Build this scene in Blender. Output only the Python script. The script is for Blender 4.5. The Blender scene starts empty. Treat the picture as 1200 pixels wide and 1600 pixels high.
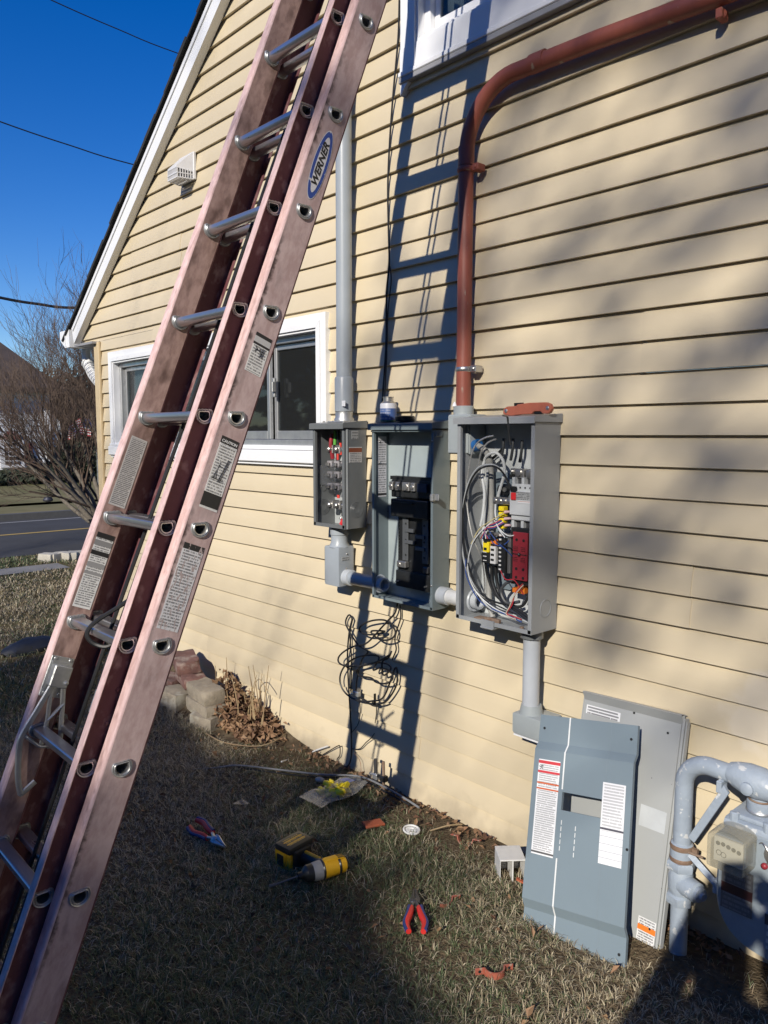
import bpy, bmesh, math, random
import numpy as np
from mathutils import Vector, Matrix, noise as mnoise
random.seed(7); rng = np.random.default_rng(7)
scene = bpy.context.scene
COL = scene.collection
PI = math.pi

# ------------------------------------------------------------------ camera
CAM = Vector((0.0, -2.347, 1.61))
FPX, HZ = 1215.0, 680.0                      # focal length and horizon row for a 1200 x 1600 frame
PITCH = math.atan((800 - HZ) / FPX)
YAW = math.atan(1115.0 / math.hypot(FPX, 800 - HZ))
RIGHT = Vector((math.sin(YAW), math.cos(YAW), 0))
FWD = Vector((-math.cos(YAW) * math.cos(PITCH), math.sin(YAW) * math.cos(PITCH), -math.sin(PITCH)))
UP = RIGHT.cross(FWD)
cd = bpy.data.cameras.new('camera')
cd.sensor_fit = 'VERTICAL'; cd.sensor_height = 36.0; cd.lens = 36.0 * FPX / 1600.0
cd.clip_start = 0.03; cd.clip_end = 900
cam = bpy.data.objects.new('camera', cd); COL.objects.link(cam)
m3 = Matrix((RIGHT, UP, -FWD)).transposed()
cam.matrix_world = Matrix.Translation(CAM) @ m3.to_4x4()
scene.camera = cam

# ------------------------------------------------------------------ light
SUN = Vector((-.3365, .8163, -.4695)).normalized()      # the way the light travels
world = bpy.data.worlds.new('World'); scene.world = world; world.use_nodes = True
wn = world.node_tree.nodes; wl = world.node_tree.links
bg = wn['Background']; bg.inputs[1].default_value = 0.06
sky = wn.new('ShaderNodeTexSky'); sky.sky_type = 'NISHITA'; sky.sun_disc = False
sky.sun_elevation = math.radians(28); sky.sun_rotation = math.radians(157.6)
sky.air_density = 1.0; sky.dust_density = 0.05; sky.ozone_density = 4.0; sky.altitude = 100
hsv = wn.new('ShaderNodeHueSaturation'); hsv.inputs['Hue'].default_value = .518; hsv.inputs['Saturation'].default_value = 1.37; hsv.inputs['Value'].default_value = 2.0
wl.new(sky.outputs[0], hsv.inputs['Color']); wl.new(hsv.outputs[0], bg.inputs[0])
sd = bpy.data.lights.new('sun', 'SUN'); sd.energy = 5.0; sd.angle = math.radians(0.5); sd.color = (1.0, .93, .82)
so = bpy.data.objects.new('sun', sd); COL.objects.link(so)
so.rotation_euler = SUN.to_track_quat('-Z', 'Y').to_euler(); so.location = (3, -8, 6)
scene.view_settings.view_transform = 'Standard'; scene.view_settings.look = 'None'
scene.view_settings.exposure = 0.08; scene.view_settings.gamma = 1.0
scene.view_settings.use_curve_mapping = False

# ------------------------------------------------------------------ helpers
def ray(px, py): return FWD * FPX + RIGHT * (px - 600) - UP * (py - 800)
def at(px, py, y=0.0):
    r = ray(px, py); return CAM + r * ((y - CAM.y) / r.y)
def atx(px, py, x):
    r = ray(px, py); return CAM + r * ((x - CAM.x) / r.x)
def gd(px, py, z=0.0):
    r = ray(px, py); return CAM + r * ((z - CAM.z) / r.z)

class MB:
    def __init__(s): s.v = []; s.f = []; s.m = []
    def add(s, vs, fs, mi=0, M=None):
        n = len(s.v)
        s.v += [(M @ Vector(v)) if M else Vector(v) for v in vs]
        for f in fs: s.f.append([i + n for i in f]); s.m.append(mi)
        return s
    def box(s, x0, x1, y0, y1, z0, z1, b=0.0, mi=0, M=None):
        if x0 > x1: x0, x1 = x1, x0
        if y0 > y1: y0, y1 = y1, y0
        if z0 > z1: z0, z1 = z1, z0
        if b <= 0:
            vs = [(x, y, z) for z in (z0, z1) for y in (y0, y1) for x in (x0, x1)]
            return s.add(vs, [(0, 2, 3, 1), (4, 5, 7, 6), (0, 1, 5, 4), (2, 6, 7, 3), (0, 4, 6, 2), (1, 3, 7, 5)], mi, M)
        bm = bmesh.new(); bmesh.ops.create_cube(bm, size=1)
        for v in bm.verts:
            v.co = ((x0 + x1) / 2 + v.co.x * (x1 - x0), (y0 + y1) / 2 + v.co.y * (y1 - y0), (z0 + z1) / 2 + v.co.z * (z1 - z0))
        b = min(b, .49 * min(x1 - x0, y1 - y0, z1 - z0))
        bmesh.ops.bevel(bm, geom=list(bm.edges), offset=b, segments=2 if b > .004 else 1, affect='EDGES', profile=.6)
        return s.bm(bm, mi, M)
    def bm(s, bm, mi=0, M=None):
        bm.verts.index_update()
        s.add([v.co.copy() for v in bm.verts], [[v.index for v in f.verts] for f in bm.faces], mi, M); bm.free(); return s
    def tube(s, pts, r, n=8, mi=0, M=None, cap=True, ell=1.0, upv=None):
        pts = [Vector(p) for p in pts]; k = len(pts)
        rr = r if isinstance(r, (list, tuple)) else [r] * k
        t0 = (pts[1] - pts[0]).normalized()
        a = Vector(upv) if upv else (Vector((0, 0, 1)) if abs(t0.z) < .9 else Vector((1, 0, 0)))
        a = (a - t0 * a.dot(t0)).normalized()
        vs = []; fs = []; prev = t0
        for i, p in enumerate(pts):
            t = ((pts[min(i + 1, k - 1)] - pts[max(i - 1, 0)])); t = t.normalized() if t.length > 1e-9 else prev
            q = prev.rotation_difference(t); a = (q @ a); a = (a - t * a.dot(t)).normalized(); prev = t
            b = t.cross(a)
            for j in range(n):
                th = 2 * PI * j / n
                vs.append(p + a * (math.cos(th) * rr[i]) + b * (math.sin(th) * rr[i] * ell))
        for i in range(k - 1):
            for j in range(n):
                j2 = (j + 1) % n
                fs.append((i * n + j, i * n + j2, (i + 1) * n + j2, (i + 1) * n + j))
        if cap: fs.append(tuple(range(n - 1, -1, -1))); fs.append(tuple((k - 1) * n + j for j in range(n)))
        return s.add(vs, fs, mi, M)
    def pipe(s, p0, p1, ro, ri, n=20, mi=0, M=None):          # open pipe with a wall
        p0 = Vector(p0); p1 = Vector(p1); t = (p1 - p0).normalized()
        a = t.orthogonal().normalized(); b = t.cross(a); vs = []; fs = []
        for p, r in ((p0, ro), (p1, ro), (p1, ri), (p0, ri)):
            for j in range(n):
                th = 2 * PI * j / n; vs.append(p + a * math.cos(th) * r + b * math.sin(th) * r)
        for q in range(4):
            for j in range(n):
                j2 = (j + 1) % n; q2 = (q + 1) % 4
                fs.append((q * n + j, q * n + j2, q2 * n + j2, q2 * n + j))
        return s.add(vs, fs, mi, M)
    def lathe(s, prof, c, axis, n=20, mi=0, M=None):          # prof: (radius, distance along axis)
        ax = Vector(axis).normalized(); a = ax.orthogonal().normalized(); b = ax.cross(a); c = Vector(c)
        vs = []; fs = []
        for r, h in prof:
            for j in range(n):
                th = 2 * PI * j / n; vs.append(c + ax * h + (a * math.cos(th) + b * math.sin(th)) * r)
        for i in range(len(prof) - 1):
            for j in range(n):
                j2 = (j + 1) % n; fs.append((i * n + j, i * n + j2, (i + 1) * n + j2, (i + 1) * n + j))
        fs.append(tuple(range(n - 1, -1, -1))); fs.append(tuple((len(prof) - 1) * n + j for j in range(n)))
        return s.add(vs, fs, mi, M)
    def prism(s, poly, h, M=None, mi=0, b=0):                 # poly in local xy, extruded along z by h
        bm = bmesh.new(); f = bm.faces.new([bm.verts.new((x, y, 0)) for x, y in poly])
        r = bmesh.ops.extrude_face_region(bm, geom=[f])
        for g in r['geom']:
            if isinstance(g, bmesh.types.BMVert): g.co.z += h
        bmesh.ops.recalc_face_normals(bm, faces=bm.faces)
        if b: bmesh.ops.bevel(bm, geom=list(bm.edges), offset=b, segments=1, affect='EDGES')
        return s.bm(bm, mi, M)
    def ring(s, c, axis, R, r, n=24, k=6, mi=0, M=None, sq=1.0):
        ax = Vector(axis).normalized(); a = ax.orthogonal().normalized(); b = ax.cross(a); c = Vector(c); vs = []; fs = []
        for i in range(n):
            th = 2 * PI * i / n; d = a * math.cos(th) + b * math.sin(th)
            for j in range(k):
                ph = 2 * PI * j / k; vs.append(c + d * (R + r * math.cos(ph)) + ax * (r * sq * math.sin(ph)))
        for i in range(n):
            for j in range(k):
                fs.append((i * k + j, i * k + (j + 1) % k, ((i + 1) % n) * k + (j + 1) % k, ((i + 1) % n) * k + j))
        return s.add(vs, fs, mi, M)
    def ball(s, c, r, n=10, mi=0, M=None):
        rr = r if isinstance(r, (tuple, list)) else (r, r, r)
        bm = bmesh.new(); bmesh.ops.create_uvsphere(bm, u_segments=n, v_segments=max(5, n * 2 // 3), radius=1)
        for v in bm.verts: v.co = Vector((v.co.x * rr[0] + c[0], v.co.y * rr[1] + c[1], v.co.z * rr[2] + c[2]))
        return s.bm(bm, mi, M)
    def mesh(s, name, mats, smooth=35):
        me = bpy.data.meshes.new(name); me.from_pydata([tuple(v) for v in s.v], [], s.f)
        for m in (mats if isinstance(mats, (list, tuple)) else [mats]): me.materials.append(m)
        if any(s.m): me.polygons.foreach_set('material_index', s.m)
        bm = bmesh.new(); bm.from_mesh(me); bmesh.ops.recalc_face_normals(bm, faces=bm.faces); bm.to_mesh(me); bm.free()
        if smooth:
            me.polygons.foreach_set('use_smooth', [True] * len(me.polygons)); me.set_sharp_from_angle(angle=math.radians(smooth))
        me.update(); return me

def props(o, label=None, cat=None, group=None, kind=None):
    if label: o['label'] = label
    if cat: o['category'] = cat
    if group: o['group'] = group
    if kind: o['kind'] = kind
    return o
def empty(name, label, cat, M=None, group=None):
    o = bpy.data.objects.new(name, None); o.empty_display_size = .05; COL.objects.link(o)
    if M is not None: o.matrix_basis = M if isinstance(M, Matrix) else Matrix.Translation(Vector(M))
    return props(o, label, cat, group)
def link(name, me, parent=None, local=False, loc=None):
    o = bpy.data.objects.new(name, me); COL.objects.link(o)
    if parent:
        o.parent = parent
        if parent.type == 'EMPTY' and not local: o.matrix_parent_inverse = parent.matrix_basis.inverted()
    if loc is not None: o.location = loc
    return o
def part(name, mb, mats, parent=None, local=False, smooth=35, label=None):
    o = link(name, mb.mesh(name, mats, smooth), parent, local)
    if label: o['label'] = label
    return o
def solo(name, mb, mats, label, cat, group=None, smooth=35):
    return props(link(name, mb.mesh(name, mats, smooth)), label, cat, group)
def spline(pts, n=8, closed=False):
    P = [Vector(p) for p in pts]; out = []
    k = len(P)
    for i in range(k if closed else k - 1):
        if closed: p0, p1, p2, p3 = P[i - 1], P[i], P[(i + 1) % k], P[(i + 2) % k]
        else: p0, p1, p2, p3 = P[max(i - 1, 0)], P[i], P[i + 1], P[min(i + 2, k - 1)]
        for j in range(n):
            t = j / n
            out.append(.5 * ((2 * p1) + (p2 - p0) * t + (2 * p0 - 5 * p1 + 4 * p2 - p3) * t * t + (3 * p1 - p0 - 3 * p2 + p3) * t ** 3))
    out.append(P[0] if closed else P[-1]); return out
def frame(o, x, y, z):
    return Matrix.Translation(Vector(o)) @ Matrix((Vector(x).normalized(), Vector(y).normalized(), Vector(z).normalized())).transposed().to_4x4()
def text_mb(txt, size, bold=0.0, shear=0.0, M=None, ext=.0002):
    cu = bpy.data.curves.new('t', 'FONT'); cu.body = txt; cu.size = size; cu.offset = bold; cu.shear = shear
    cu.align_x = 'CENTER'; cu.align_y = 'CENTER'; cu.extrude = ext; cu.resolution_u = 3
    ob = bpy.data.objects.new('t', cu); COL.objects.link(ob)
    dg = bpy.context.evaluated_depsgraph_get(); me = bpy.data.meshes.new_from_object(ob.evaluated_get(dg))
    mb = MB().add([v.co.copy() for v in me.vertices], [list(p.vertices) for p in me.polygons], 0, M)
    bpy.data.objects.remove(ob); bpy.data.curves.remove(cu); bpy.data.meshes.remove(me); return mb

# ------------------------------------------------------------------ materials
def nt(name):
    m = bpy.data.materials.new(name); m.use_nodes = True
    return m, m.node_tree.nodes, m.node_tree.links, m.node_tree.nodes['Principled BSDF']
def rgba(c): return (c[0], c[1], c[2], 1)
def mat(name, c, c2=None, rough=.5, metal=0, scale=12, thr=(.35, .7), bump=0, bscale=60, stretch=(1, 1, 1), c3=None, c3scale=40, c3thr=(.58, .66),
        rvar=.12, spec=.5, rand=0, coord='Object', coat=0):
    m, N, L, P = nt(name)
    P.inputs['Metallic'].default_value = metal; P.inputs['Roughness'].default_value = rough
    P.inputs['Specular IOR Level'].default_value = spec; P.inputs['Coat Weight'].default_value = coat
    tc = N.new('ShaderNodeTexCoord'); mp = N.new('ShaderNodeMapping'); mp.inputs['Scale'].default_value = stretch
    L.new(tc.outputs[coord], mp.inputs[0])
    c2 = c2 or tuple(x * .86 for x in c)
    n1 = N.new('ShaderNodeTexNoise'); n1.inputs['Scale'].default_value = scale; n1.inputs['Detail'].default_value = 6; n1.inputs['Roughness'].default_value = .62
    L.new(mp.outputs[0], n1.inputs[0])
    mr = N.new('ShaderNodeMapRange'); mr.inputs[1].default_value = thr[0]; mr.inputs[2].default_value = thr[1]; L.new(n1.outputs[0], mr.inputs[0])
    mx = N.new('ShaderNodeMix'); mx.data_type = 'RGBA'; mx.inputs[6].default_value = rgba(c); mx.inputs[7].default_value = rgba(c2)
    L.new(mr.outputs[0], mx.inputs[0]); out = mx.outputs[2]
    if c3:
        n2 = N.new('ShaderNodeTexNoise'); n2.inputs['Scale'].default_value = c3scale; n2.inputs['Detail'].default_value = 5; L.new(mp.outputs[0], n2.inputs[0])
        m2 = N.new('ShaderNodeMapRange'); m2.inputs[1].default_value = c3thr[0]; m2.inputs[2].default_value = c3thr[1]; L.new(n2.outputs[0], m2.inputs[0])
        x2 = N.new('ShaderNodeMix'); x2.data_type = 'RGBA'; L.new(m2.outputs[0], x2.inputs[0]); L.new(out, x2.inputs[6]); x2.inputs[7].default_value = rgba(c3); out = x2.outputs[2]
    if rand:
        oi = N.new('ShaderNodeObjectInfo'); hs = N.new('ShaderNodeHueSaturation'); ma = N.new('ShaderNodeMapRange')
        ma.inputs[3].default_value = 1 - rand; ma.inputs[4].default_value = 1 + rand; L.new(oi.outputs['Random'], ma.inputs[0])
        L.new(ma.outputs[0], hs.inputs['Value']); L.new(out, hs.inputs['Color']); out = hs.outputs[0]
    L.new(out, P.inputs['Base Color'])
    rm = N.new('ShaderNodeMapRange'); rm.inputs[3].default_value = max(.02, rough - rvar); rm.inputs[4].default_value = min(1, rough + rvar)
    L.new(n1.outputs[0], rm.inputs[0]); L.new(rm.outputs[0], P.inputs['Roughness'])
    if bump:
        nb = N.new('ShaderNodeTexNoise'); nb.inputs['Scale'].default_value = bscale; nb.inputs['Detail'].default_value = 4; L.new(mp.outputs[0], nb.inputs[0])
        bp = N.new('ShaderNodeBump'); bp.inputs['Strength'].default_value = bump; bp.inputs['Distance'].default_value = .004
        L.new(nb.outputs[0], bp.inputs['Height']); L.new(bp.outputs[0], P.inputs['Normal'])
    return m
def label_mat(name, u, v, rows, bars=(), paper=(.72, .72, .70), ink=(.05, .05, .06), dense=.44, torn=0, flipv=True, margin=.06, strength=.72):
    """flat print: rows of small illegible type, with coloured heading bars (v0, v1, colour)"""
    m, N, L, P = nt(name); P.inputs['Roughness'].default_value = .45
    tc = N.new('ShaderNodeTexCoord'); sp = N.new('ShaderNodeSeparateXYZ'); L.new(tc.outputs['Generated'], sp.inputs[0])
    def op(o, a, b=None, c=None):
        n = N.new('ShaderNodeMath'); n.operation = o
        for i, q in enumerate((a, b, c)):
            if q is None: continue
            if isinstance(q, (int, float)): n.inputs[i].default_value = q
            else: L.new(q, n.inputs[i])
        return n.outputs[0]
    U = sp.outputs[u]; V = sp.outputs[v]
    if flipv: V = op('SUBTRACT', 1.0, V)
    row = op('MULTIPLY', V, float(rows)); fr = op('FRACT', row); fl = op('FLOOR', row)
    cb = N.new('ShaderNodeCombineXYZ'); L.new(op('MULTIPLY', U, 22.0), cb.inputs[0]); L.new(op('MULTIPLY', fl, 7.31), cb.inputs[1])
    no = N.new('ShaderNodeTexNoise'); no.inputs['Scale'].default_value = 1.0; no.inputs['Detail'].default_value = 3; L.new(cb.outputs[0], no.inputs[0])
    word = op('GREATER_THAN', no.outputs[0], dense)
    c2 = N.new('ShaderNodeCombineXYZ'); L.new(op('MULTIPLY', fl, 3.7), c2.inputs[0])
    n2 = N.new('ShaderNodeTexNoise'); n2.inputs['Scale'].default_value = 1.0; L.new(c2.outputs[0], n2.inputs[0])
    endu = op('MULTIPLY_ADD', n2.outputs[0], .9, .48); short = op('LESS_THAN', U, endu)
    t = op('MULTIPLY', op('MULTIPLY', op('GREATER_THAN', fr, .42), word), short)
    mg = op('MULTIPLY', op('MULTIPLY', op('GREATER_THAN', U, margin), op('LESS_THAN', U, 1 - margin)), op('MULTIPLY', op('GREATER_THAN', V, .02), op('LESS_THAN', V, .98)))
    t = op('MULTIPLY', op('MULTIPLY', t, mg), strength)
    mx = N.new('ShaderNodeMix'); mx.data_type = 'RGBA'; L.new(t, mx.inputs[0]); mx.inputs[6].default_value = rgba(paper); mx.inputs[7].default_value = rgba(ink)
    out = mx.outputs[2]
    for (a, b, c) in bars:
        k = op('MULTIPLY', op('GREATER_THAN', V, a), op('LESS_THAN', V, b))
        x = N.new('ShaderNodeMix'); x.data_type = 'RGBA'; L.new(k, x.inputs[0]); L.new(out, x.inputs[6]); x.inputs[7].default_value = rgba(c); out = x.outputs[2]
    if torn:
        n3 = N.new('ShaderNodeTexNoise'); n3.inputs['Scale'].default_value = 9; n3.inputs['Detail'].default_value = 5; L.new(tc.outputs['Generated'], n3.inputs[0])
        k = op('GREATER_THAN', n3.outputs[0], 1 - torn)
        x = N.new('ShaderNodeMix'); x.data_type = 'RGBA'; L.new(k, x.inputs[0]); L.new(out, x.inputs[6]); x.inputs[7].default_value = (.40, .33, .32, 1); out = x.outputs[2]
    L.new(out, P.inputs['Base Color']); return m

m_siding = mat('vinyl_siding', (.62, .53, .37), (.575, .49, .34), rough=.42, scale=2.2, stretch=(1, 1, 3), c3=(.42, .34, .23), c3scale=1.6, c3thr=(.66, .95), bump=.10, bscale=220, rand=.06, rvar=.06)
m_siding_old = mat('weathered_corner_vinyl', (.58, .46, .28), rough=.5, scale=6)
m_white = mat('white_aluminium', (.80, .81, .82), (.74, .75, .77), rough=.35, scale=3, spec=.5)
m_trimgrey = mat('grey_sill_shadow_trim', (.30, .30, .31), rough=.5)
m_roof = mat('asphalt_shingle', (.018, .018, .018), (.035, .033, .032), rough=.95, scale=90, bump=.5, bscale=200)
m_alu = mat('window_aluminium', (.62, .63, .63), (.48, .49, .5), rough=.33, metal=.75, scale=18)
m_alu_r = mat('rung_aluminium', (.66, .67, .69), (.50, .51, .53), rough=.30, metal=.9, scale=30, stretch=(.2, 1, 1), c3=(.36, .35, .35), c3scale=16, c3thr=(.6, .75))
m_cast = mat('cast_aluminium', (.50, .51, .51), (.38, .39, .39), rough=.42, metal=.7, scale=30, bump=.2)
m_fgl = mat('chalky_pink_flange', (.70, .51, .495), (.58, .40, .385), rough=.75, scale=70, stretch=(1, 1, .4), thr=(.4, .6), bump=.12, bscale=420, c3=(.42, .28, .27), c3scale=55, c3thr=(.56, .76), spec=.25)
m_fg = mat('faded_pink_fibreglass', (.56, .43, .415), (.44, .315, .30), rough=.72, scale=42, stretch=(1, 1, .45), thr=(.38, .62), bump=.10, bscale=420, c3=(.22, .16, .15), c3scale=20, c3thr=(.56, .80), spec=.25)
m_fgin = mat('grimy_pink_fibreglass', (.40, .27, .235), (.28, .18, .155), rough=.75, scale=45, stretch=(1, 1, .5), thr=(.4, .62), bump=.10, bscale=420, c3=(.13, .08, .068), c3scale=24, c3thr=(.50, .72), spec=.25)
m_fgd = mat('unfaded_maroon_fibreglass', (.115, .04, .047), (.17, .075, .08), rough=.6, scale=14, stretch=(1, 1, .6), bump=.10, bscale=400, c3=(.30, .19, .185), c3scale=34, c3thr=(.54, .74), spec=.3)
m_grime = mat('black_grime', (.05, .04, .038), (.16, .10, .09), rough=.9, scale=50)
m_glass = None
def glass_mat(name, tint, fac, film=.02):
    m, N, L, P = nt(name)
    tr = N.new('ShaderNodeBsdfTransparent'); tr.inputs[0].default_value = rgba(tint)
    gl = N.new('ShaderNodeBsdfGlossy'); gl.inputs['Roughness'].default_value = .03
    lw = N.new('ShaderNodeLayerWeight'); pw = N.new('ShaderNodeMath'); pw.operation = 'POWER'; pw.inputs[1].default_value = 4.5; L.new(lw.outputs['Facing'], pw.inputs[0])
    ad = N.new('ShaderNodeMath'); ad.operation = 'MULTIPLY_ADD'; ad.inputs[1].default_value = .6; ad.inputs[2].default_value = fac + .04; ad.use_clamp = True; L.new(pw.outputs[0], ad.inputs[0])
    mx = N.new('ShaderNodeMixShader'); L.new(ad.outputs[0], mx.inputs[0]); L.new(tr.outputs[0], mx.inputs[1]); L.new(gl.outputs[0], mx.inputs[2])
    df = N.new('ShaderNodeBsdfDiffuse'); df.inputs[0].default_value = (.6, .62, .63, 1); m2 = N.new('ShaderNodeMixShader'); m2.inputs[0].default_value = film
    L.new(mx.outputs[0], m2.inputs[1]); L.new(df.outputs[0], m2.inputs[2])
    L.new(m2.outputs[0], N['Material Output'].inputs[0]); return m
m_glass = glass_mat('window_glass', (.55, .6, .62), .02)
m_clear = glass_mat('clear_plastic', (.9, .92, .94), .05, .16)
def frosted(name, c, f):
    m, N, L, P = nt(name); P.inputs['Base Color'].default_value = rgba(c); P.inputs['Roughness'].default_value = .18
    tr = N.new('ShaderNodeBsdfTransparent'); mx = N.new('ShaderNodeMixShader'); mx.inputs[0].default_value = f
    L.new(tr.outputs[0], mx.inputs[1]); L.new(P.outputs[0], mx.inputs[2]); L.new(mx.outputs[0], N['Material Output'].inputs[0]); return m
m_smoke = frosted('yellowed_index_cover', (.42, .40, .31), .42)
m_clear2 = glass_mat('clear_guard_plastic', (.93, .93, .94), .02, .03)
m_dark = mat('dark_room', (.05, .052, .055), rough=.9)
m_curtain = mat('net_curtain', (.62, .62, .62), rough=.9)
m_box1 = mat('steel_grey_enamel', (.15, .16, .165), (.125, .135, .14), rough=.33, scale=7, spec=.5, bump=.04)
m_box1l = mat('galvanised_plate', (.50, .53, .54), (.44, .47, .48), rough=.38, metal=.25, scale=15)
m_box2 = mat('blue_grey_enamel', (.165, .205, .22), (.14, .175, .19), rough=.36, scale=6, spec=.5, bump=.04)
m_box2l = mat('pale_grey_primer', (.33, .385, .40), (.29, .34, .355), rough=.42, scale=8)
m_box3 = mat('light_grey_enamel', (.30, .315, .325), (.27, .285, .295), rough=.36, scale=6, spec=.5, bump=.04)
m_box3l = mat('pale_back_plate', (.52, .545, .56), (.46, .49, .5), rough=.4, scale=8)
m_plate3 = mat('slate_mounting_plate', (.20, .25, .29), rough=.4)
m_pvc = mat('grey_pvc', (.33, .365, .40), (.29, .325, .36), rough=.36, scale=8, spec=.45)
m_pvcl = mat('pale_pvc', (.47, .50, .54), (.42, .45, .48), rough=.36, scale=8)
m_jbox = mat('cast_pvc_box', (.34, .375, .385), (.31, .345, .355), rough=.38, scale=10)
m_red = mat('rust_red_painted_pipe', (.30, .085, .055), (.21, .06, .045), rough=.5, scale=14, stretch=(1, 1, .4), c3=(.36, .27, .21), c3scale=26, c3thr=(.66, .72), bump=.25)
m_redp = mat('rust_red_strap', (.36, .10, .06), (.25, .07, .05), rough=.6, scale=40, c3=(.30, .2, .15), c3scale=60)
m_steel = mat('zinc_steel', (.55, .54, .52), (.42, .41, .4), rough=.35, metal=.85, scale=40)
m_rust = mat('rusty_steel', (.30, .22, .16), (.20, .12, .08), rough=.7, metal=.3, scale=40)
m_black = mat('black_rubber', (.012, .012, .013), (.02, .02, .021), rough=.5, scale=20)
m_blackp = mat('black_plastic', (.014, .015, .016), (.022, .023, .024), rough=.35, scale=30)
m_greyw = mat('grey_wire_jacket', (.38, .40, .41), rough=.45)
m_whitew = mat('white_wire_jacket', (.62, .64, .64), rough=.4)
m_beige = mat('grey_flexible_conduit', (.36, .36, .34), (.30, .30, .29), rough=.5)
m_silver = mat('braided_silver_wire', (.65, .65, .63), (.35, .35, .34), rough=.35, metal=.6, scale=200)
m_blue = mat('blue_plastic', (.02, .12, .36), rough=.4)
m_bluew = mat('blue_wire_jacket', (.03, .07, .25), rough=.45)
m_redw = mat('red_wire_jacket', (.42, .03, .04), rough=.45)
m_yellow = mat('yellow_plastic', (.85, .68, .02), (.8, .62, .02), rough=.4)
m_redcover = mat('red_fibre_cover', (.27, .025, .035), (.24, .022, .032), rough=.45, scale=20)
m_scarlet = mat('scarlet_handle', (.62, .03, .035), rough=.35)
m_redplas = mat('translucent_red_plastic', (.75, .08, .06), rough=.3)
m_orange = mat('orange_label', (.75, .20, .02), rough=.5)
m_brk = mat('pale_breaker_plastic', (.50, .52, .53), (.46, .48, .49), rough=.4)
m_green = mat('green_tape', (.10, .35, .05), rough=.5)
m_brown = mat('brown_label', (.24, .07, .03), rough=.5)
m_cover = mat('blue_grey_cover_paint', (.185, .237, .272), (.172, .222, .257), rough=.42, scale=4, spec=.4)
m_score = mat('scratched_edge', (.72, .74, .74), rough=.5)
m_cover2 = mat('pale_grey_cover_paint', (.37, .385, .385), (.35, .365, .365), rough=.4, scale=5, c3=(.06, .06, .06), c3scale=70, c3thr=(.735, .75))
m_gas = mat('grey_blue_gas_paint', (.33, .385, .45), (.28, .33, .39), rough=.5, scale=14, c3=(.55, .57, .58), c3scale=34, c3thr=(.62, .66), bump=.5, bscale=60)
m_gasb = mat('grey_meter_paint', (.27, .315, .35), (.22, .26, .29), rough=.5, scale=9, bump=.35, bscale=70, c3=(.40, .44, .47), c3scale=14, c3thr=(.62, .68))
m_dial = mat('dial_plate', (.62, .60, .50), rough=.5)
m_brick = mat('old_red_brick', (.17, .085, .07), (.10, .055, .05), rough=.9, scale=18, bump=.8, bscale=70, c3=(.27, .21, .18), c3scale=16, c3thr=(.5, .68), rand=.12)
m_stone = mat('grey_paver', (.31, .265, .20), (.22, .19, .145), rough=.92, scale=22, bump=.8, bscale=90, c3=(.38, .35, .28), c3scale=10, rand=.1)
m_pale = mat('pale_stone', (.50, .47, .40), rough=.9, scale=10, bump=.5)
m_yel = mat('tool_yellow', (.70, .38, .012), (.64, .35, .01), rough=.42)
m_toolgrey = mat('tool_grey', (.28, .28, .28), rough=.45)
m_toolred = mat('tool_red_grip', (.55, .03, .025), (.5, .025, .02), rough=.45)
m_toolblue = mat('tool_blue_grip', (.02, .035, .16), rough=.5)
m_jaw = mat('dark_steel_jaw', (.16, .16, .17), rough=.38, metal=.8)
m_jawl = mat('bright_steel_jaw', (.55, .55, .56), rough=.33, metal=.85)
m_chip = mat('terracotta_scrap', (.40, .10, .045), rough=.7, scale=30)
m_whitep = mat('white_plastic', (.72, .72, .70), rough=.4)
m_vent = mat('vent_plastic', (.66, .66, .67), rough=.45)
m_bark = mat('grey_bark', (.20, .175, .14), (.11, .095, .08), rough=.95, scale=30, bump=.6, bscale=80)
m_twig = mat('brown_twig', (.085, .058, .045), (.12, .085, .06), rough=.95, scale=5)
m_hedge = mat('dark_evergreen', (.018, .03, .014), (.035, .04, .02), rough=.8, scale=3, rand=.1)
m_hwall = mat('white_clapboard', (.72, .74, .76), rough=.6, scale=2)
m_hroof = mat('brown_shingle', (.075, .055, .047), (.05, .038, .034), rough=.95, scale=3, bump=.5, bscale=8)
m_maroon = mat('maroon_paint', (.17, .03, .03), rough=.5)
m_darkglass = mat('far_window_glass', (.03, .035, .04), rough=.12)
m_asph = mat('asphalt', (.072, .073, .076), (.058, .058, .06), rough=.92, scale=1.5, bump=.4, bscale=60, spec=.2)
m_conc = mat('concrete_walk', (.26, .25, .23), (.21, .2, .185), rough=.92, scale=3, bump=.3)
m_yline = mat('yellow_road_paint', (.50, .34, .08), (.40, .28, .09), rough=.8, scale=6)
m_wline = mat('white_road_paint', (.45, .45, .44), rough=.8)
m_kerb = mat('granite_kerb', (.09, .09, .09), rough=.9)
m_fr = mat('flag_red', (.42, .035, .05), rough=.8); m_fw = mat('flag_white', (.72, .72, .72), rough=.8); m_fb = mat('flag_blue', (.03, .045, .16), rough=.8)
m_navy = mat('navy_tarp', (.012, .016, .028), (.02, .024, .036), rough=.6, bump=.5, bscale=12)
m_leafd = mat('dry_leaf', (.24, .13, .07), (.33, .22, .13), rough=.85, scale=7, c3=(.12, .06, .035), c3scale=5, c3thr=(.5, .6), coord='Object')
m_straw = mat('dry_stalk', (.36, .27, .15), (.22, .14, .08), rough=.85, scale=8)
m_soil = mat('soil_thatch', (.095, .072, .046), (.16, .125, .08), rough=1.0, scale=26, bump=1.0, bscale=120, c3=(.07, .05, .032), c3scale=9, c3thr=(.48, .62), spec=.1)
m_skin = mat('skin', (.5, .3, .22), rough=.6); m_coat = mat('dark_work_jacket', (.03, .035, .045), rough=.85); m_jeans = mat('denim', (.05, .07, .12), rough=.9); m_hair = mat('dark_hair', (.03, .02, .015), rough=.7)

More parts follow.
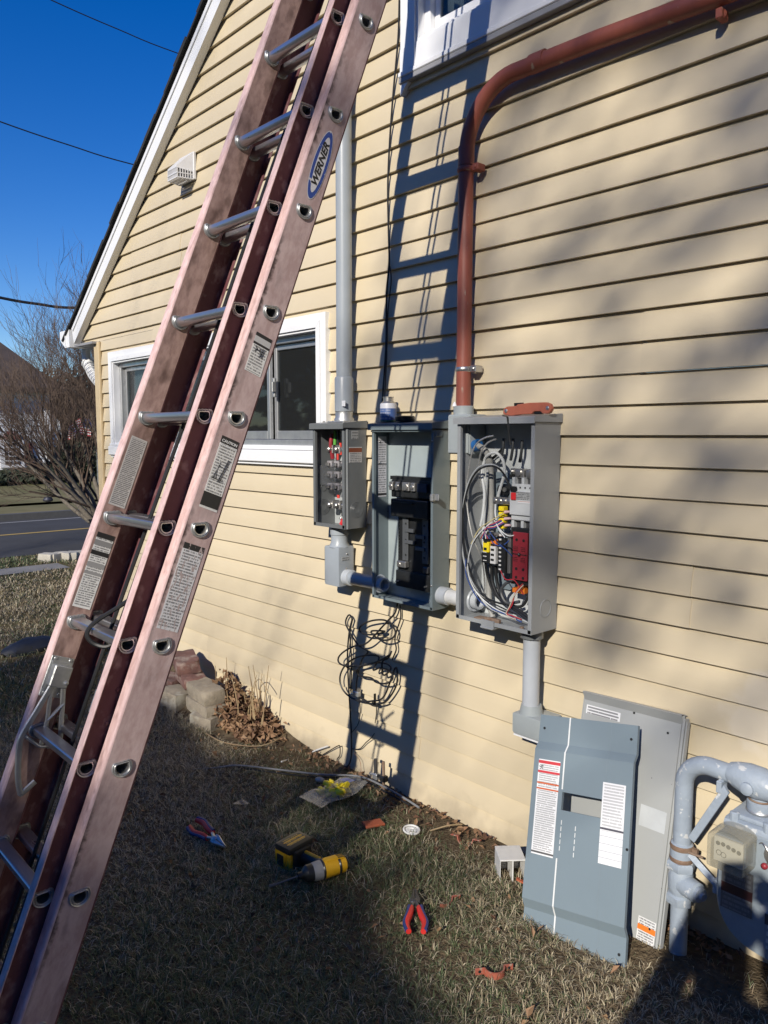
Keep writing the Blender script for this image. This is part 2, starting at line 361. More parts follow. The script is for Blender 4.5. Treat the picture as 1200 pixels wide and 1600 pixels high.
def extra_mask(m, build):
    """adds one more stain or painted light patch of its own shape (built from object coordinates) to a material's base colour"""
    N, L = m.node_tree.nodes, m.node_tree.links; P = N['Principled BSDF']; src = P.inputs['Base Color'].links[0].from_socket
    tc = N.new('ShaderNodeTexCoord'); sp = N.new('ShaderNodeSeparateXYZ'); L.new(tc.outputs['Object'], sp.inputs[0])
    def op(o, a, b=None, c=None):
        n = N.new('ShaderNodeMath'); n.operation = o
        for i, q in enumerate((a, b, c)):
            if q is None: continue
            if isinstance(q, (int, float)): n.inputs[i].default_value = q
            else: L.new(q, n.inputs[i])
        return n.outputs[0]
    def noi(sc, det=5):
        n = N.new('ShaderNodeTexNoise'); n.inputs['Scale'].default_value = sc; n.inputs['Detail'].default_value = det; L.new(tc.outputs['Object'], n.inputs[0]); return n.outputs[0]
    def rg(o, a, b):
        r = N.new('ShaderNodeMapRange'); r.inputs[1].default_value = a; r.inputs[2].default_value = b; L.new(o, r.inputs[0]); return r.outputs[0]
    f, col = build(op, noi, rg, sp)
    x = N.new('ShaderNodeMix'); x.data_type = 'RGBA'; L.new(f, x.inputs[0]); L.new(src, x.inputs[6]); x.inputs[7].default_value = rgba(col); L.new(x.outputs[2], P.inputs['Base Color'])
def reflected_patch(op, noi, rg, sp):  # reflected light on the siding, put into its colour as a pale patch
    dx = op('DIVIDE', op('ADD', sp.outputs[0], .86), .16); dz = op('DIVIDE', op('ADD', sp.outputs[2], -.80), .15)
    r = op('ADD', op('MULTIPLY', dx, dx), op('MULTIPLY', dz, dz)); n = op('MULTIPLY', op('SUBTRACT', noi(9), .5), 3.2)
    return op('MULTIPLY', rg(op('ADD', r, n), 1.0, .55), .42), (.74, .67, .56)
def splash(op, noi, rg, sp):
    return op('MULTIPLY', rg(op('ADD', sp.outputs[2], op('MULTIPLY', op('SUBTRACT', noi(14), .5), .45)), .10, -.10), .45), (.26, .21, .14)
extra_mask(m_siding, reflected_patch); extra_mask(m_siding, splash)
def edge_grime(op, noi, rg, sp):
    e = op('ABSOLUTE', op('ADD', sp.outputs[1], .041)); n = op('MULTIPLY', op('SUBTRACT', noi(60, 6), .5), .035)
    k = rg(op('ADD', e, n), .012, .001); return op('MULTIPLY', op('MULTIPLY', k, rg(noi(2.3, 2), .42, .56)), .9), (.05, .032, .03)
extra_mask(m_fg, edge_grime)

# ================================================================== the ground, road and walks
def axis(lo, hi, d0, d1, step):
    a = list(np.arange(d0, d1 + 1e-6, step)); s = step; x = d1
    while x < hi: s *= 1.35; x += s; a.append(min(x, hi))
    s = step; x = d0
    while x > lo: s *= 1.35; x -= s; a.insert(0, max(x, lo))
    return np.array(a)
def gz(x, y):
    """height of the lawn"""
    a = 0.0
    if -9.6 < x < 2.5 and -7 < y < 6:
        k = min(1, (x + 9.6) / 1.0, (2.5 - x) / 1.0)
        a = k * (.016 * mnoise.noise(Vector((x * 1.7, y * 1.7, 3))) + .010 * mnoise.noise(Vector((x * 6, y * 6, 1))))
        d = max(0, x + 1.7); a += .035 * min(1, d / 1.0) * (1 if x < 1.5 else 0) * k
        if y > -.22 and x > -5.6: a = a * max(0, min(1, -y / .22)) - .012 * (1 - max(0, min(1, -y / .22))) + (.03 * min(1, max(0, x + 1.7)) if y > -.22 else 0)
    return a
xs = axis(-260, 260, -6, 1.2, .06); ys = axis(-260, 260, -2.2, .4, .06)
gv = [(x, y, gz(x, y)) for y in ys for x in xs]; nx = len(xs)
gf = [(j * nx + i, j * nx + i + 1, (j + 1) * nx + i + 1, (j + 1) * nx + i) for j in range(len(ys) - 1) for i in range(nx - 1)]
g = MB(); g.v = [Vector(v) for v in gv]; g.f = [list(f) for f in gf]; g.m = [0] * len(gf)
m_lawn = mat('dormant_lawn', (.22, .19, .10), (.14, .135, .065), rough=1, scale=1.1, c3=(.115, .115, .05), c3scale=.55, c3thr=(.5, .75), bump=.9, bscale=45, spec=.1)
def ground_mat():
    m, N, L, P = nt('lawn_and_soil'); P.inputs['Roughness'].default_value = 1; P.inputs['Specular IOR Level'].default_value = .1
    tc = N.new('ShaderNodeTexCoord')
    def noi(sc, d=5):
        n = N.new('ShaderNodeTexNoise'); n.inputs['Scale'].default_value = sc; n.inputs['Detail'].default_value = d; L.new(tc.outputs['Object'], n.inputs[0]); return n.outputs[0]
    def mix(a, b, f):
        x = N.new('ShaderNodeMix'); x.data_type = 'RGBA'; L.new(f, x.inputs[0])
        for i, q in ((6, a), (7, b)):
            if isinstance(q, tuple): x.inputs[i].default_value = rgba(q)
            else: L.new(q, x.inputs[i])
        return x.outputs[2]
    def rng_(o, a, b):
        r = N.new('ShaderNodeMapRange'); r.inputs[1].default_value = a; r.inputs[2].default_value = b; L.new(o, r.inputs[0]); return r.outputs[0]
    straw = mix((.21, .165, .085), (.12, .09, .05), rng_(noi(55), .35, .7))
    grn = mix(straw, (.075, .092, .035), rng_(noi(.9), .45, .66))
    near = mix((.10, .075, .047), (.17, .13, .08), rng_(noi(40), .35, .7))
    sp = N.new('ShaderNodeSeparateXYZ'); L.new(tc.outputs['Object'], sp.inputs[0])
    k = rng_(sp.outputs[0], -5.5, -4.0)
    L.new(mix(grn, near, k), P.inputs['Base Color'])
    b = N.new('ShaderNodeBump'); b.inputs['Strength'].default_value = 1; b.inputs['Distance'].default_value = .02; L.new(noi(90, 4), b.inputs['Height']); L.new(b.outputs[0], P.inputs['Normal'])
    return m
props(link('ground', g.mesh('ground', ground_mat(), 60)), kind='structure')
def sheet(name, x0, x1, y0, y1, z, m, n=1):
    mb = MB()
    for i in range(n):
        a = y0 + (y1 - y0) * i / n; b = y0 + (y1 - y0) * (i + 1) / n
        mb.add([(x0, a, z), (x1, a, z), (x1, b, z), (x0, b, z)], [(0, 1, 2, 3)])
    return props(link(name, mb.mesh(name, m, 0)), kind='structure')
sheet('road', -15.55, -10.85, -120, 160, .006, m_asph)
sheet('road_centre_line', -13.36, -13.25, -120, 160, .010, m_yline)
sheet('road_edge_line', -15.2, -15.13, -120, 160, .010, m_wline)
sheet('pavement', -18.5, -17.75, -120, 160, .006, m_conc)
sheet('footpath', -9.95, -9.5, -120, 1.15, .006, m_conc)
kb = MB().box(-15.75, -15.56, -120, 160, -.05, .12); props(link('kerb', kb.mesh('kerb', m_kerb)), kind='structure')
vb = MB(); vb.add([(-17.75, -120, .08), (-15.75, -120, .10), (-15.75, 160, .10), (-17.75, 160, .08)], [(0, 1, 2, 3)])
vb.add([(-24, -120, .2), (-18.5, -120, .07), (-18.5, 160, .07), (-24, 160, .2)], [(0, 1, 2, 3)])
vb.add([(-80, -120, .3), (-24, -120, .2), (-24, 160, .2), (-80, 160, .3)], [(0, 1, 2, 3)])
props(link('far_lawn', vb.mesh('far_lawn', m_lawn, 0)), kind='structure')

# ================================================================== the house
S = .1016
house = empty('house', 'tan vinyl sided house with white trimmed gable and two windows', 'house', (-2.5, 0, 0))
RS = .727; RX, RZ = -5.983, 2.298                       # lower inner end and slope of the rake
def rake_x(z): return RX + (z - RZ) / RS
def prof(z):                                            # face of the siding: 0 at each butt edge, sloping in upwards
    t = ((z - 1.61) / S) % 1.0
    return .0165 * t - .0026 * math.sin(PI * t)
def board(x0, x1, za, zb, off=0.0, slope=False, lipend=True):
    mb = MB(); zs = []
    k0 = math.floor((za - 1.61) / S + 1e-6); 
    rows = []                                            # runs of (z, y) per course
    k = k0
    while 1.61 + k * S < zb - 1e-6:
        a = 1.61 + k * S; lo = max(za, a); hi = min(zb, a + S - .0004); run = []
        if lo < a + .001: run += [(lo, .0172), (lo, .0008), (lo + .0009, .0)]
        n = 7
        for i in range(n + 1):
            z = lo + .002 + (hi - lo - .002) * i / n; run.append((z, prof(min(max(z, a + .0001), a + S - .0005))))
        rows.append(run); k += 1
    for run in rows:
        vs = []
        for z, y in run:
            xa = rake_x(z) - .03 if slope and x0 is None else x0
            vs += [(xa, y - off, z), (x1, y - off, z)]
        mb.add(vs, [(2 * i, 2 * i + 1, 2 * i + 3, 2 * i + 2) for i in range(len(run) - 1)])
        if lipend:
            for e in (0, 1):
                pts = [vs[2 * i + e] for i in range(1, len(run))]
                q = [p for p in pts] + [(p[0], p[1] + .0042, p[2]) for p in pts]; n = len(pts)
                mb.add(q, [(i, i + 1, n + i + 1, n + i) for i in range(n - 1)])
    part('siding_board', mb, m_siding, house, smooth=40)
def evenpair(px, py):
    z = at(px, py).z; return math.floor((z - 1.61) / (2 * S)), at(px, py).x
joints = {}
for q in ((1007, 534), (676, 1015), (474, 1020), (474, 835), (325, 1017), (281, 375), (238, 495), (773, 615), (655, 1130), (205, 425), (440, 500), (935, 800), (1080, 905)):
    j, x = evenpair(*q); joints.setdefault(j, []).append(x)
WIN = (-5.39, -3.03, 1.545, 2.125); UWIN = (-2.36, -1.28, 3.19, 4.32)   # openings
CORNER = -5.672
j = -8
while 1.61 + 2 * j * S < 6.4:
    za = 1.61 + 2 * j * S; zb = za + 2 * S
    left = CORNER + .03 if za < 2.26 else None
    cuts = sorted(joints.get(j, []))
    if j not in joints: cuts = [2.2 + random.uniform(-.5, .5)] if za < 4.5 else []
    right = 3.6 if zb < 4.1 else max(.2, 5.98 - (zb - 2.298) / RS)
    xs_ = [left] + cuts + [right]
    for i in range(len(xs_) - 1):
        a, b = xs_[i], xs_[i + 1]
        if i > 0: a = a - .012
        off = .0030 if i % 2 else 0
        A = rake_x(za) if a is None else a
        segs = [(a, b, za, zb)] if not (i == 0 and za < 2.26 < zb) else [(a, b, za, 2.29), (None, b, 2.29, zb)]
        for (wx0, wx1, wz0, wz1) in (WIN, UWIN):
            new = []
            for (p, q, lo, hi) in segs:
                P = rake_x(lo) if p is None else p
                if hi <= wz0 or lo >= wz1 or q <= wx0 or P >= wx1: new.append((p, q, lo, hi)); continue
                if P < wx0: new.append((p, wx0, lo, hi))
                if q > wx1: new.append((wx1, q, lo, hi))
                if lo < wz0 - .004: new.append((max(P, wx0), min(q, wx1), lo, wz0))
                if hi > wz1 + .004: new.append((max(P, wx0), min(q, wx1), wz1, hi))
            segs = new
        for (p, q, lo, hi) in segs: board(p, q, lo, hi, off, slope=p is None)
    j += 1
part('sheathing', MB().box(-5.64, -5.62, .03, 6, -.1, 2.3).box(-5.62, 3.6, 5.9, 6, -.1, 2.3).box(3.58, 3.6, .03, 5.9, -.1, 2.3).box(-5.6, 3.55, .5, 5.8, 2.4, 2.45), m_siding_old, house)
part('foundation', MB().box(-5.62, 3.58, .02, .16, -.3, -.012), m_conc, house)
part('corner_post', MB().box(CORNER - .035, CORNER + .045, -.016, .075, -.02, 2.285, .004).box(CORNER + .045, CORNER + .05, -.009, .0, -.02, 2.285), m_siding_old, house)
# rake, roof edge, eave
def slab(mb, off0, off1, y0, y1, x_a, x_b, end=0.0):
    nx_, nz_ = -RS / math.hypot(1, RS), 1 / math.hypot(1, RS); vs = []
    for y in (y0, y1):
        for (x, o) in ((x_a, off0), (x_b, off0), (x_b, off1), (x_a, off1)):
            vs.append((x + nx_ * o + (end if o > 0 else 0), y, RZ + (x - RX) * RS + nz_ * o))
    return mb.add(vs, [(0, 1, 2, 3), (7, 6, 5, 4), (0, 4, 5, 1), (1, 5, 6, 2), (2, 6, 7, 3), (3, 7, 4, 0)])
part('rake_board', slab(slab(MB(), .0, .118, -.052, -.004, RX, 0.1, .04), .095, .1185, -.060, -.004, RX + .02, .1, .03), m_white, house)
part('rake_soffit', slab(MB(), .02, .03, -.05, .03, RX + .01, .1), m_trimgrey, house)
rf = MB(); nsh = 46
for i in range(nsh):
    x0 = RX - .10 + i * .135; slab(rf, .121 + .003 * (i % 2), .138 + .005 * (i % 3), -.072 - random.uniform(0, .008), 6, x0, x0 + .148)
part('roof', rf, m_roof, house)
part('roof', MB().add([(0, -.08, 6.75), (6.3, -.08, 2.2), (6.3, 6, 2.2), (0, 6, 6.75)], [(0, 1, 2, 3)]), m_roof, house)
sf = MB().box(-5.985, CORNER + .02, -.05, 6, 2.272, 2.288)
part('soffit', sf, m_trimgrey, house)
gu = MB()
gp = [(0, 0), (-.055, 0), (-.085, .03), (-.105, .05), (-.118, .075), (-.118, .128), (-.108, .128), (-.108, .08), (-.05, .012), (-.012, .012), (-.012, .13), (0, .13)]
Mg = frame((-6.03, -.065, 2.275), (1, 0, 0), (0, 0, 1), (0, -1, 0))
gp = [(x * 1.62, y) for x, y in gp]; bmv = [(x, y, 0) for x, y in gp]; n = len(gp)
gu.add(bmv + [(x, y, -5) for x, y in gp], [(i, (i + 1) % n, n + (i + 1) % n, n + i) for i in range(n)], 0, Mg)
gu.add([(a * 1.62, b, .002) for a, b in ((0, 0), (-.055, 0), (-.085, .03), (-.105, .05), (-.118, .075), (-.118, .13), (0, .13))], [(0, 1, 2, 3, 4, 5, 6)], 0, Mg)
gu.box(-6.105, -6.095, -.075, -.064, 2.285, 2.40)
part('gutter', gu, m_white, house, smooth=20)
dsp = MB().tube(spline([(-6.13, .10, 2.29), (-6.13, .10, 2.20), (-6.06, .10, 2.10), (-5.93, .10, 2.02), (-5.79, .10, 1.95), (-5.73, .10, 1.84), (-5.725, .10, 1.7), (-5.725, .10, .1)], 6), .042, 10, ell=.8)
for k in range(9):
    t = k / 9; c = Vector((-6.12 + .30 * t, .10, 2.17 - .20 * t)); dsp.ring(c, (.75, 0, -.6), .042, .005, 12, 5)
part('downspout', dsp, m_white, house)

def window(x0, x1, z0, z1, cas, yg, mull, latch=None, sill=True, curtain=None):
    """x0..z1 is the clear opening inside the casing"""
    w = MB(); c = cas
    for (a, b, lo, hi, vert) in ((x0 - c, x1 + c, z1, z1 + c, 0), (x0 - c, x0, z0 - (.0 if sill else c), z1 + c, 1), (x1, x1 + c, z0 - (.0 if sill else c), z1 + c, 1)):
        # mitred casing with a stepped face
        if vert:
            s = -1 if b <= x0 + 1e-6 else 1; xi = x0 if s < 0 else x1
            P = [(xi, lo), (xi + s * c, lo - (c if not sill else 0)), (xi + s * c, z1 + c), (xi, z1)]
        else: P = [(x0, z1), (x1, z1), (x1 + c, z1 + c), (x0 - c, z1 + c)]
        vs = [(x, -.018, z) for x, z in P] + [(x, .03, z) for x, z in P]
        w.add(vs, [(0, 1, 2, 3), (0, 1, 5, 4), (1, 2, 6, 5), (2, 3, 7, 6), (3, 0, 4, 7)])
        q = .45
        if vert: R = [(xi, lo), (xi + s * c * q, lo), (xi + s * c * q, z1 + c * q - .001), (xi, z1 - .001)]
        else: R = [(x0, z1), (x1, z1), (x1 + c * q, z1 + c * q), (x0 - c * q, z1 + c * q)]
        vs = [(x, -.026, z) for x, z in R] + [(x, -.017, z) for x, z in R]
        w.add(vs, [(0, 1, 2, 3), (0, 1, 5, 4), (1, 2, 6, 5), (2, 3, 7, 6), (3, 0, 4, 7)])
    root = part('window', w, m_white, house, smooth=0)
    t = .012
    part('jamb', MB().box(x0 - .001, x0 + t, -.017, yg + .05, z0, z1).box(x1 - t, x1 + .001, -.017, yg + .05, z0, z1).box(x0 + t, x1 - t, -.016, yg + .05, z1 - t, z1 + .001).box(x0 + t, x1 - t, -.016, yg + .05, z0, z0 + t), m_white, root)
    if sill:
        part('sill', MB().box(x0 - c - .006, x1 + c + .006, -.036, .03, z0 - .075, z0 - .012, .004).box(x0 - c, x1 + c, -.028, .03, z0 - .010, z0 + .006, .002).box(x0 - c, x1 + c, -.02, .028, z0 - .089, z0 - .076), m_white, root)
    else:
        part('sill', MB().box(x0 - c, x1 + c, -.021, .03, z0 - c, z0).box(x0 - c - .004, x1 + c + .004, -.03, .02, z0 - c - .022, z0 - c - .002, .003), m_white, root)
        part('sill_shade_strip', MB().box(x0 - c - .004, x1 + c + .004, -.026, .01, z0 - c - .045, z0 - c - .022, .002), m_trimgrey, root)  # grey strip stands in for the shaded underside of the sill
    f = .03
    fr = MB().box(x0 + t, x1 - t, yg - .03, yg + .02, z1 - t - f, z1 - t, .003).box(x0 + t, x1 - t, yg - .03, yg + .02, z0 + t, z0 + t + f, .003)
    fr.box(x0 + t, x0 + t + f, yg - .03, yg + .02, z0 + t + f, z1 - t - f, .003).box(x1 - t - f, x1 - t, yg - .03, yg + .02, z0 + t + f, z1 - t - f, .003)
    part('frame', fr, m_alu if sill else m_white, root)
    zA, zB = z0 + t + f + .002, z1 - t - f - .002; X0, X1 = x0 + t + f + .002, x1 - t - f - .002
    edges = [X0] + list(mull) + [X1]
    for i in range(len(edges) - 1):
        a, b = edges[i] + (.004 if i else 0), edges[i + 1] - (.004 if i < len(edges) - 2 else 0); yy = yg - (.016 if i % 2 else -.008); e = .026
        part('sash', MB().box(a, a + e, yy - .011, yy + .011, zA, zB, .002).box(b - e, b, yy - .011, yy + .011, zA, zB, .002).box(a + e, b - e, yy - .011, yy + .011, zB - e, zB, .002).box(a + e, b - e, yy - .011, yy + .011, zA, zA + e * 1.7, .002), m_alu if sill else m_white, root)
        part('pane', MB().box(a + e - .002, b - e + .002, yy - .002, yy + .002, zA + e * 1.7 - .002, zB - e + .002), m_glass, root)
    if latch:
        part('latch', MB().box(latch[0] - .008, latch[0] + .010, yg - .04, yg - .022, latch[1] - .05, latch[1] + .05, .003).box(latch[0] + .004, latch[0] + .016, yg - .055, yg - .03, latch[1] - .025, latch[1] + .03, .003), m_cast, root)
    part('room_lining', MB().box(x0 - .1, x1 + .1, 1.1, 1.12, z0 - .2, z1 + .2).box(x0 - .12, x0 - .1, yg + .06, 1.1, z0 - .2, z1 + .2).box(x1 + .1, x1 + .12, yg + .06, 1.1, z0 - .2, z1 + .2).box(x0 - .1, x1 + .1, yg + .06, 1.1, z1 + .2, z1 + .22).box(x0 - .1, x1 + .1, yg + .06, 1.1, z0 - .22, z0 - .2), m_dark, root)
    for (a, b) in curtain or ():
        mb = MB(); n = max(10, int((b - a) * 90)); vs = []
        for i in range(n + 1):
            x = a + (b - a) * i / n; y = yg + .055 + .018 * math.sin(i * 1.15) + .006 * math.sin(i * .37)
            vs += [(x, y, z0 - .05), (x, y, z1 + .05)]
        mb.add(vs, [(2 * i, 2 * i + 2, 2 * i + 3, 2 * i + 1) for i in range(n)])
        part('curtain', mb, m_curtain, root)
    return root
window(WIN[0], WIN[1], WIN[2], WIN[3], .068, .055, (-4.62, -3.50), latch=(-3.455, 1.86), sill=True, curtain=((-5.33, -4.9),))
window(UWIN[0], UWIN[1], UWIN[2], UWIN[3], .09, .05, (), sill=False, curtain=((-2.30, -2.13), (-2.08, -1.98), (-1.55, -1.3)))

# dryer vent hood
vh = empty('vent_hood', 'white louvred dryer vent hood on the siding near the roof edge', 'vent', (-4.27, 0, 3.1))
part('base_plate', MB().box(-4.36, -4.185, -.014, .004, 3.085, 3.24, .003), m_vent, vh)
hd = MB(); A = [(-4.355, -.014, 3.235), (-4.19, -.014, 3.235), (-4.325, -.105, 3.15), (-4.215, -.105, 3.15), (-4.355, -.014, 3.125), (-4.19, -.014, 3.125), (-4.325, -.105, 3.138), (-4.215, -.105, 3.138)]
hd.add(A, [(0, 1, 3, 2), (0, 2, 6, 4), (1, 5, 7, 3), (2, 3, 7, 6)]); part('hood', hd, m_vent, vh, smooth=0)
gr = MB()
for i in range(9):
    t = i / 8; x = -4.325 + .11 * t; gr.box(x - .0025, x + .0025, -.105, -.100, 3.085, 3.14); gr.box(x - .0025, x + .0025, -.10, -.014, 3.083, 3.088)
for i in range(7):
    y = -.10 + .085 * i / 6; k = i / 6
    for xx in (-4.325 - .03 * k, -4.215 + .025 * k): gr.box(xx - .002, xx + .002, y - .0025, y + .0025, 3.085, 3.135)
for z in (3.085, 3.11): gr.box(-4.327, -4.213, -.107, -.102, z - .003, z + .003).tube([(-4.325, -.105, z), (-4.355, -.014, z)], .003, 5).tube([(-4.215, -.105, z), (-4.19, -.014, z)], .003, 5)
for i in range(1, 5): gr.box(-4.345, -4.195, -.10 + .018 * i - .002, -.10 + .018 * i + .002, 3.082, 3.086)
part('grille', gr, m_vent, vh)

# ================================================================== the extension ladder
nrm = Vector((0, math.sin(1.951), math.cos(1.951))); upv = Vector((0, -math.cos(1.951), math.sin(1.951)))
ML = frame((0, -.799, 2.786), (1, 0, 0), nrm, upv)
lad = empty('extension_ladder', 'faded pink fibreglass extension ladder with aluminium rungs leaning on the wall', 'ladder', ML)
PITCHR = .3048
LEAN = math.atan2(upv.y, upv.z)                         # rungs keep their treads level
def dshape(r, n=18):                                    # D: flat on top, y towards the wall, z up; local y,z
    pts = []
    for i in range(n + 1):
        th = PI * (1.0 + i / n) ; pts.append((r * math.cos(th), r * .95 * math.sin(th) + r * .12))
    pts += [(r * .93, r * .55), (r * .80, r * .68)] + [(r * (.80 - 1.6 * k / 8), r * (.68 + (.05 if k % 2 else 0))) for k in range(1, 8)] + [(-r * .80, r * .68), (-r * .93, r * .55)]
    c, s = math.cos(LEAN), math.sin(LEAN)
    return [(a * c - b * s, a * s + b * c) for a, b in pts]
def loops(mb, rings, mi=0, close=False):
    n = len(rings[0]); base = []
    vs = [v for r in rings for v in r]; fs = []
    for q in range(len(rings) - 1):
        for i in range(n):
            fs.append((q * n + i, q * n + (i + 1) % n, (q + 1) * n + (i + 1) % n, (q + 1) * n + i))
    return mb.add(vs, fs, mi)
def rail(xo, sgn, flange_dir, yc, h, z0, z1, zr, mats, fl=.034, t=.004, rad=.007, rh=.0185):
    """web outer face at xo; sgn: +1 if the outside of the ladder is +x; flanges towards flange_dir; holes at zr"""
    mb = MB(); xi = xo - sgn * t
    ya, yb = yc - h + rad, yc + h - rad
    # web cells with a hole per rung
    zs = sorted(zr); cells = []; zz = z0
    for c in zs:
        lo, hi = c - .06, c + .06
        if lo > zz: cells.append((zz, lo, None))
        cells.append((lo, hi, c)); zz = hi
    cells.append((zz, z1, None))
    D = dshape(rh)
    for lo, hi, c in cells:
        for k, x in enumerate((xo, xi)):
            mi = 1 if (k == 0) else 2
            if c is None: mb.add([(x, ya, lo), (x, yb, lo), (x, yb, hi), (x, ya, hi)], [(0, 1, 2, 3)], mi); continue
            inner = [(x, yc + a, c + b) for a, b in D]; n = len(D); outer = []
            for a, b in D:
                ux, uz = a, b; sc = min((abs((h - rad) / ux) if abs(ux) > 1e-6 else 9e9), (abs(.06 / uz) if abs(uz) > 1e-6 else 9e9))
                outer.append((x, yc + ux * sc, c + uz * sc))
            mb.add(inner + outer, [(i, (i + 1) % n, n + (i + 1) % n, n + i) for i in range(n)], mi)
            for (cy, cz) in ((ya, lo), (yb, lo), (yb, hi), (ya, hi)):      # fill the corners
                best = sorted(range(n), key=lambda i: (outer[i][1] - cy) ** 2 + (outer[i][2] - cz) ** 2)
                i0 = [i for i in range(n) if abs(outer[i][1] - cy) < 1e-6]; i1 = [i for i in range(n) if abs(outer[i][2] - cz) < 1e-6]
                if i0 and i1:
                    p = min(i0, key=lambda i: abs(outer[i][2] - cz)); q = min(i1, key=lambda i: abs(outer[i][1] - cy))
                    mb.add([outer[p], (x, cy, cz), outer[q]], [(0, 1, 2)], mi)
    for sg in (-1, 1):                                   # front and back flanges with rounded corners
        y1 = yc + sg * (h - rad); pl = []
        d = flange_dir
        cx = xo + d * rad if d == -sgn else xi + d * (rad) 
        if d == -sgn:                                    # turned inwards: the web's outside face is the back of the channel
            for i in range(6):
                th = i / 5 * PI / 2; pl.append((xo + d * rad * (1 - math.cos(th)), y1 + sg * rad * math.sin(th)))
            pl += [(xo + d * fl, yc + sg * h), (xo + d * (fl + .0015), yc + sg * (h - .0015)), (xo + d * fl, yc + sg * (h - t)), (xi + d * .003, yc + sg * (h - t)), (xi, yc + sg * (h - t - .003)), (xi, y1)]
        else:                                            # turned outwards
            for i in range(6):
                th = i / 5 * PI / 2; pl.append((xi + d * rad * (1 - math.cos(th)), y1 + sg * rad * math.sin(th)))
            pl += [(xi + d * fl, yc + sg * h), (xi + d * (fl + .0015), yc + sg * (h - .0015)), (xi + d * fl, yc + sg * (h - t)), (xo + d * .003, yc + sg * (h - t)), (xo, yc + sg * (h - t - .003)), (xo, y1)]
        n = len(pl)
        mb.add([(x, y, z0) for x, y in pl] + [(x, y, z1) for x, y in pl], [(i, i + 1, n + i + 1, n + i) for i in range(n - 1)], 0 if sg < 0 else 3)
    return part('rail', mb, mats, lad, local=True, smooth=40)
FY = -.066                                              # the fly section stands in front of the base
zb_ = [PITCHR * i for i in range(-9, 6)]; zf_ = [PITCHR * i - .02 for i in range(-9, 6)]
XR, XL = -1.773, -2.197; FR, FL_ = -1.818, -2.148
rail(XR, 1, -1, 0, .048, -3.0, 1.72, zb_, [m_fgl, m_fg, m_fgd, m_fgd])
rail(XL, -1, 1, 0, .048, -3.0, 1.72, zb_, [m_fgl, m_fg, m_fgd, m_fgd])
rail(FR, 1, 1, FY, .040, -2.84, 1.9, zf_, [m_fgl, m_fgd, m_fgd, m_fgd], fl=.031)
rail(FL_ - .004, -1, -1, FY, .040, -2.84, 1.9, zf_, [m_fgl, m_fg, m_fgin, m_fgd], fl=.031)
def rung_mesh(xa, xb, yc):
    mb = MB(); ro = dshape(.0180); ri = dshape(.0150)
    ring_ = lambda x, d: [(x, yc + a, b) for a, b in d]
    loops(mb, [ring_(xa, ri), ring_(xa, ro), ring_(xb, ro), ring_(xb, ri)]); loops(mb, [ring_(xa, ri), ring_(xb, ri)]); return mb.mesh('rung', m_alu_r, 30)
def collar_mesh(x, sgn, yc, R=.0262, th=.006):
    mb = MB(); a = dshape(.0178); 
    e = lambda r, k: [(x + sgn * k, yc + r * math.cos(2 * PI * i / len(a)), r * 1.0 * math.sin(2 * PI * i / len(a)) + .0) for i in range(len(a))]
    rot = lambda d: d
    D1 = dshape(.0178); D2 = dshape(.0195); D3 = dshape(.0215); D4 = dshape(R)
    P = lambda d, k: [(x + sgn * k, yc + p, q) for p, q in d]
    loops(mb, [P(D1, -.001), P(D1, th * .7), P(D2, th), P(D3, th * .65), P(dshape(.0228), th * .75), P(dshape(.0246), th * .85), P(D4, th * .45), P(D4, -.0005)])
    return mb.mesh('collar', m_cast, 50)
rb = rung_mesh(XL - .002, XR + .002, 0); rf_ = rung_mesh(FL_ - .006, FR + .002, FY)
cb1, cb2 = collar_mesh(XR, 1, 0), collar_mesh(XL + .004, 1, 0)
cf1, cf2 = collar_mesh(FR, 1, FY), collar_mesh(FL_, 1, FY, R=.027, th=.008)
for z in zb_:
    r = link('rung', rb, lad, True, (0, 0, z)); link('collar', cb1, r); link('collar', cb2, r)
for z in zf_:
    r = link('rung', rf_, lad, True, (0, 0, z)); link('collar', cf1, r); link('collar', cf2, r)
# printed labels on the rails (local y across the rail, z along it)
def rail_label(x, sgn, yc, w, za, zb, m, lab=None, tilt=0):
    mb = MB().box(x, x + sgn * .0006, yc - w / 2, yc + w / 2, za, zb); return part('warning_label', mb, m, lad, True, 0, lab)
def zl(px, py, x):                                      # local z of a pixel on a rail face
    return (ML.inverted() @ atx(px, py, x)).z
K = (.02, .02, .022)
rail_label(XR + .0004, 1, .004, .052, zl(397, 585, XR), zl(412, 524, XR), label_mat('fall_warning_label', 1, 2, 14, ((0, .3, K), (.09, .24, (.5, .5, .5)))), 'white sticker with black heading and falling figure')
rail_label(XR + .0004, 1, .004, .054, zl(330, 798, XR), zl(357, 684, XR), label_mat('caution_label', 1, 2, 26, ((0, .10, K), (.78, .97, K))), 'long sticker headed CAUTION PRECAUCION')
rail_label(XR + .0004, 1, .0, .060, zl(262, 985, XR), zl(303, 851, XR), label_mat('torn_warning_label', 1, 2, 30, ((0, .07, K),), torn=.42, paper=(.66, .66, .68)), 'torn peeling white sticker')
rail_label(FL_ + .0006, 1, FY, .050, zl(185, 792, FL_), zl(213, 683, FL_), label_mat('text_label', 1, 2, 40, (), paper=(.50, .48, .46), dense=.40), 'grey sticker of fine print')
rail_label(FL_ + .0006, 1, FY, .052, zl(128, 950, FL_), zl(162, 833, FL_), label_mat('instruction_label', 1, 2, 34, ((0, .07, K), (.24, .30, K), (.10, .17, (.25, .25, .25)), (.40, .46, (.3, .3, .3)), (.52, .56, (.3, .3, .3)))), 'sticker of ladder set-up instructions')
Mt = frame((XR + .0014, .004, 0), (0, 1, 0), (0, 0, 1), (1, 0, 0))
hz_ = zl(357, 684, XR)
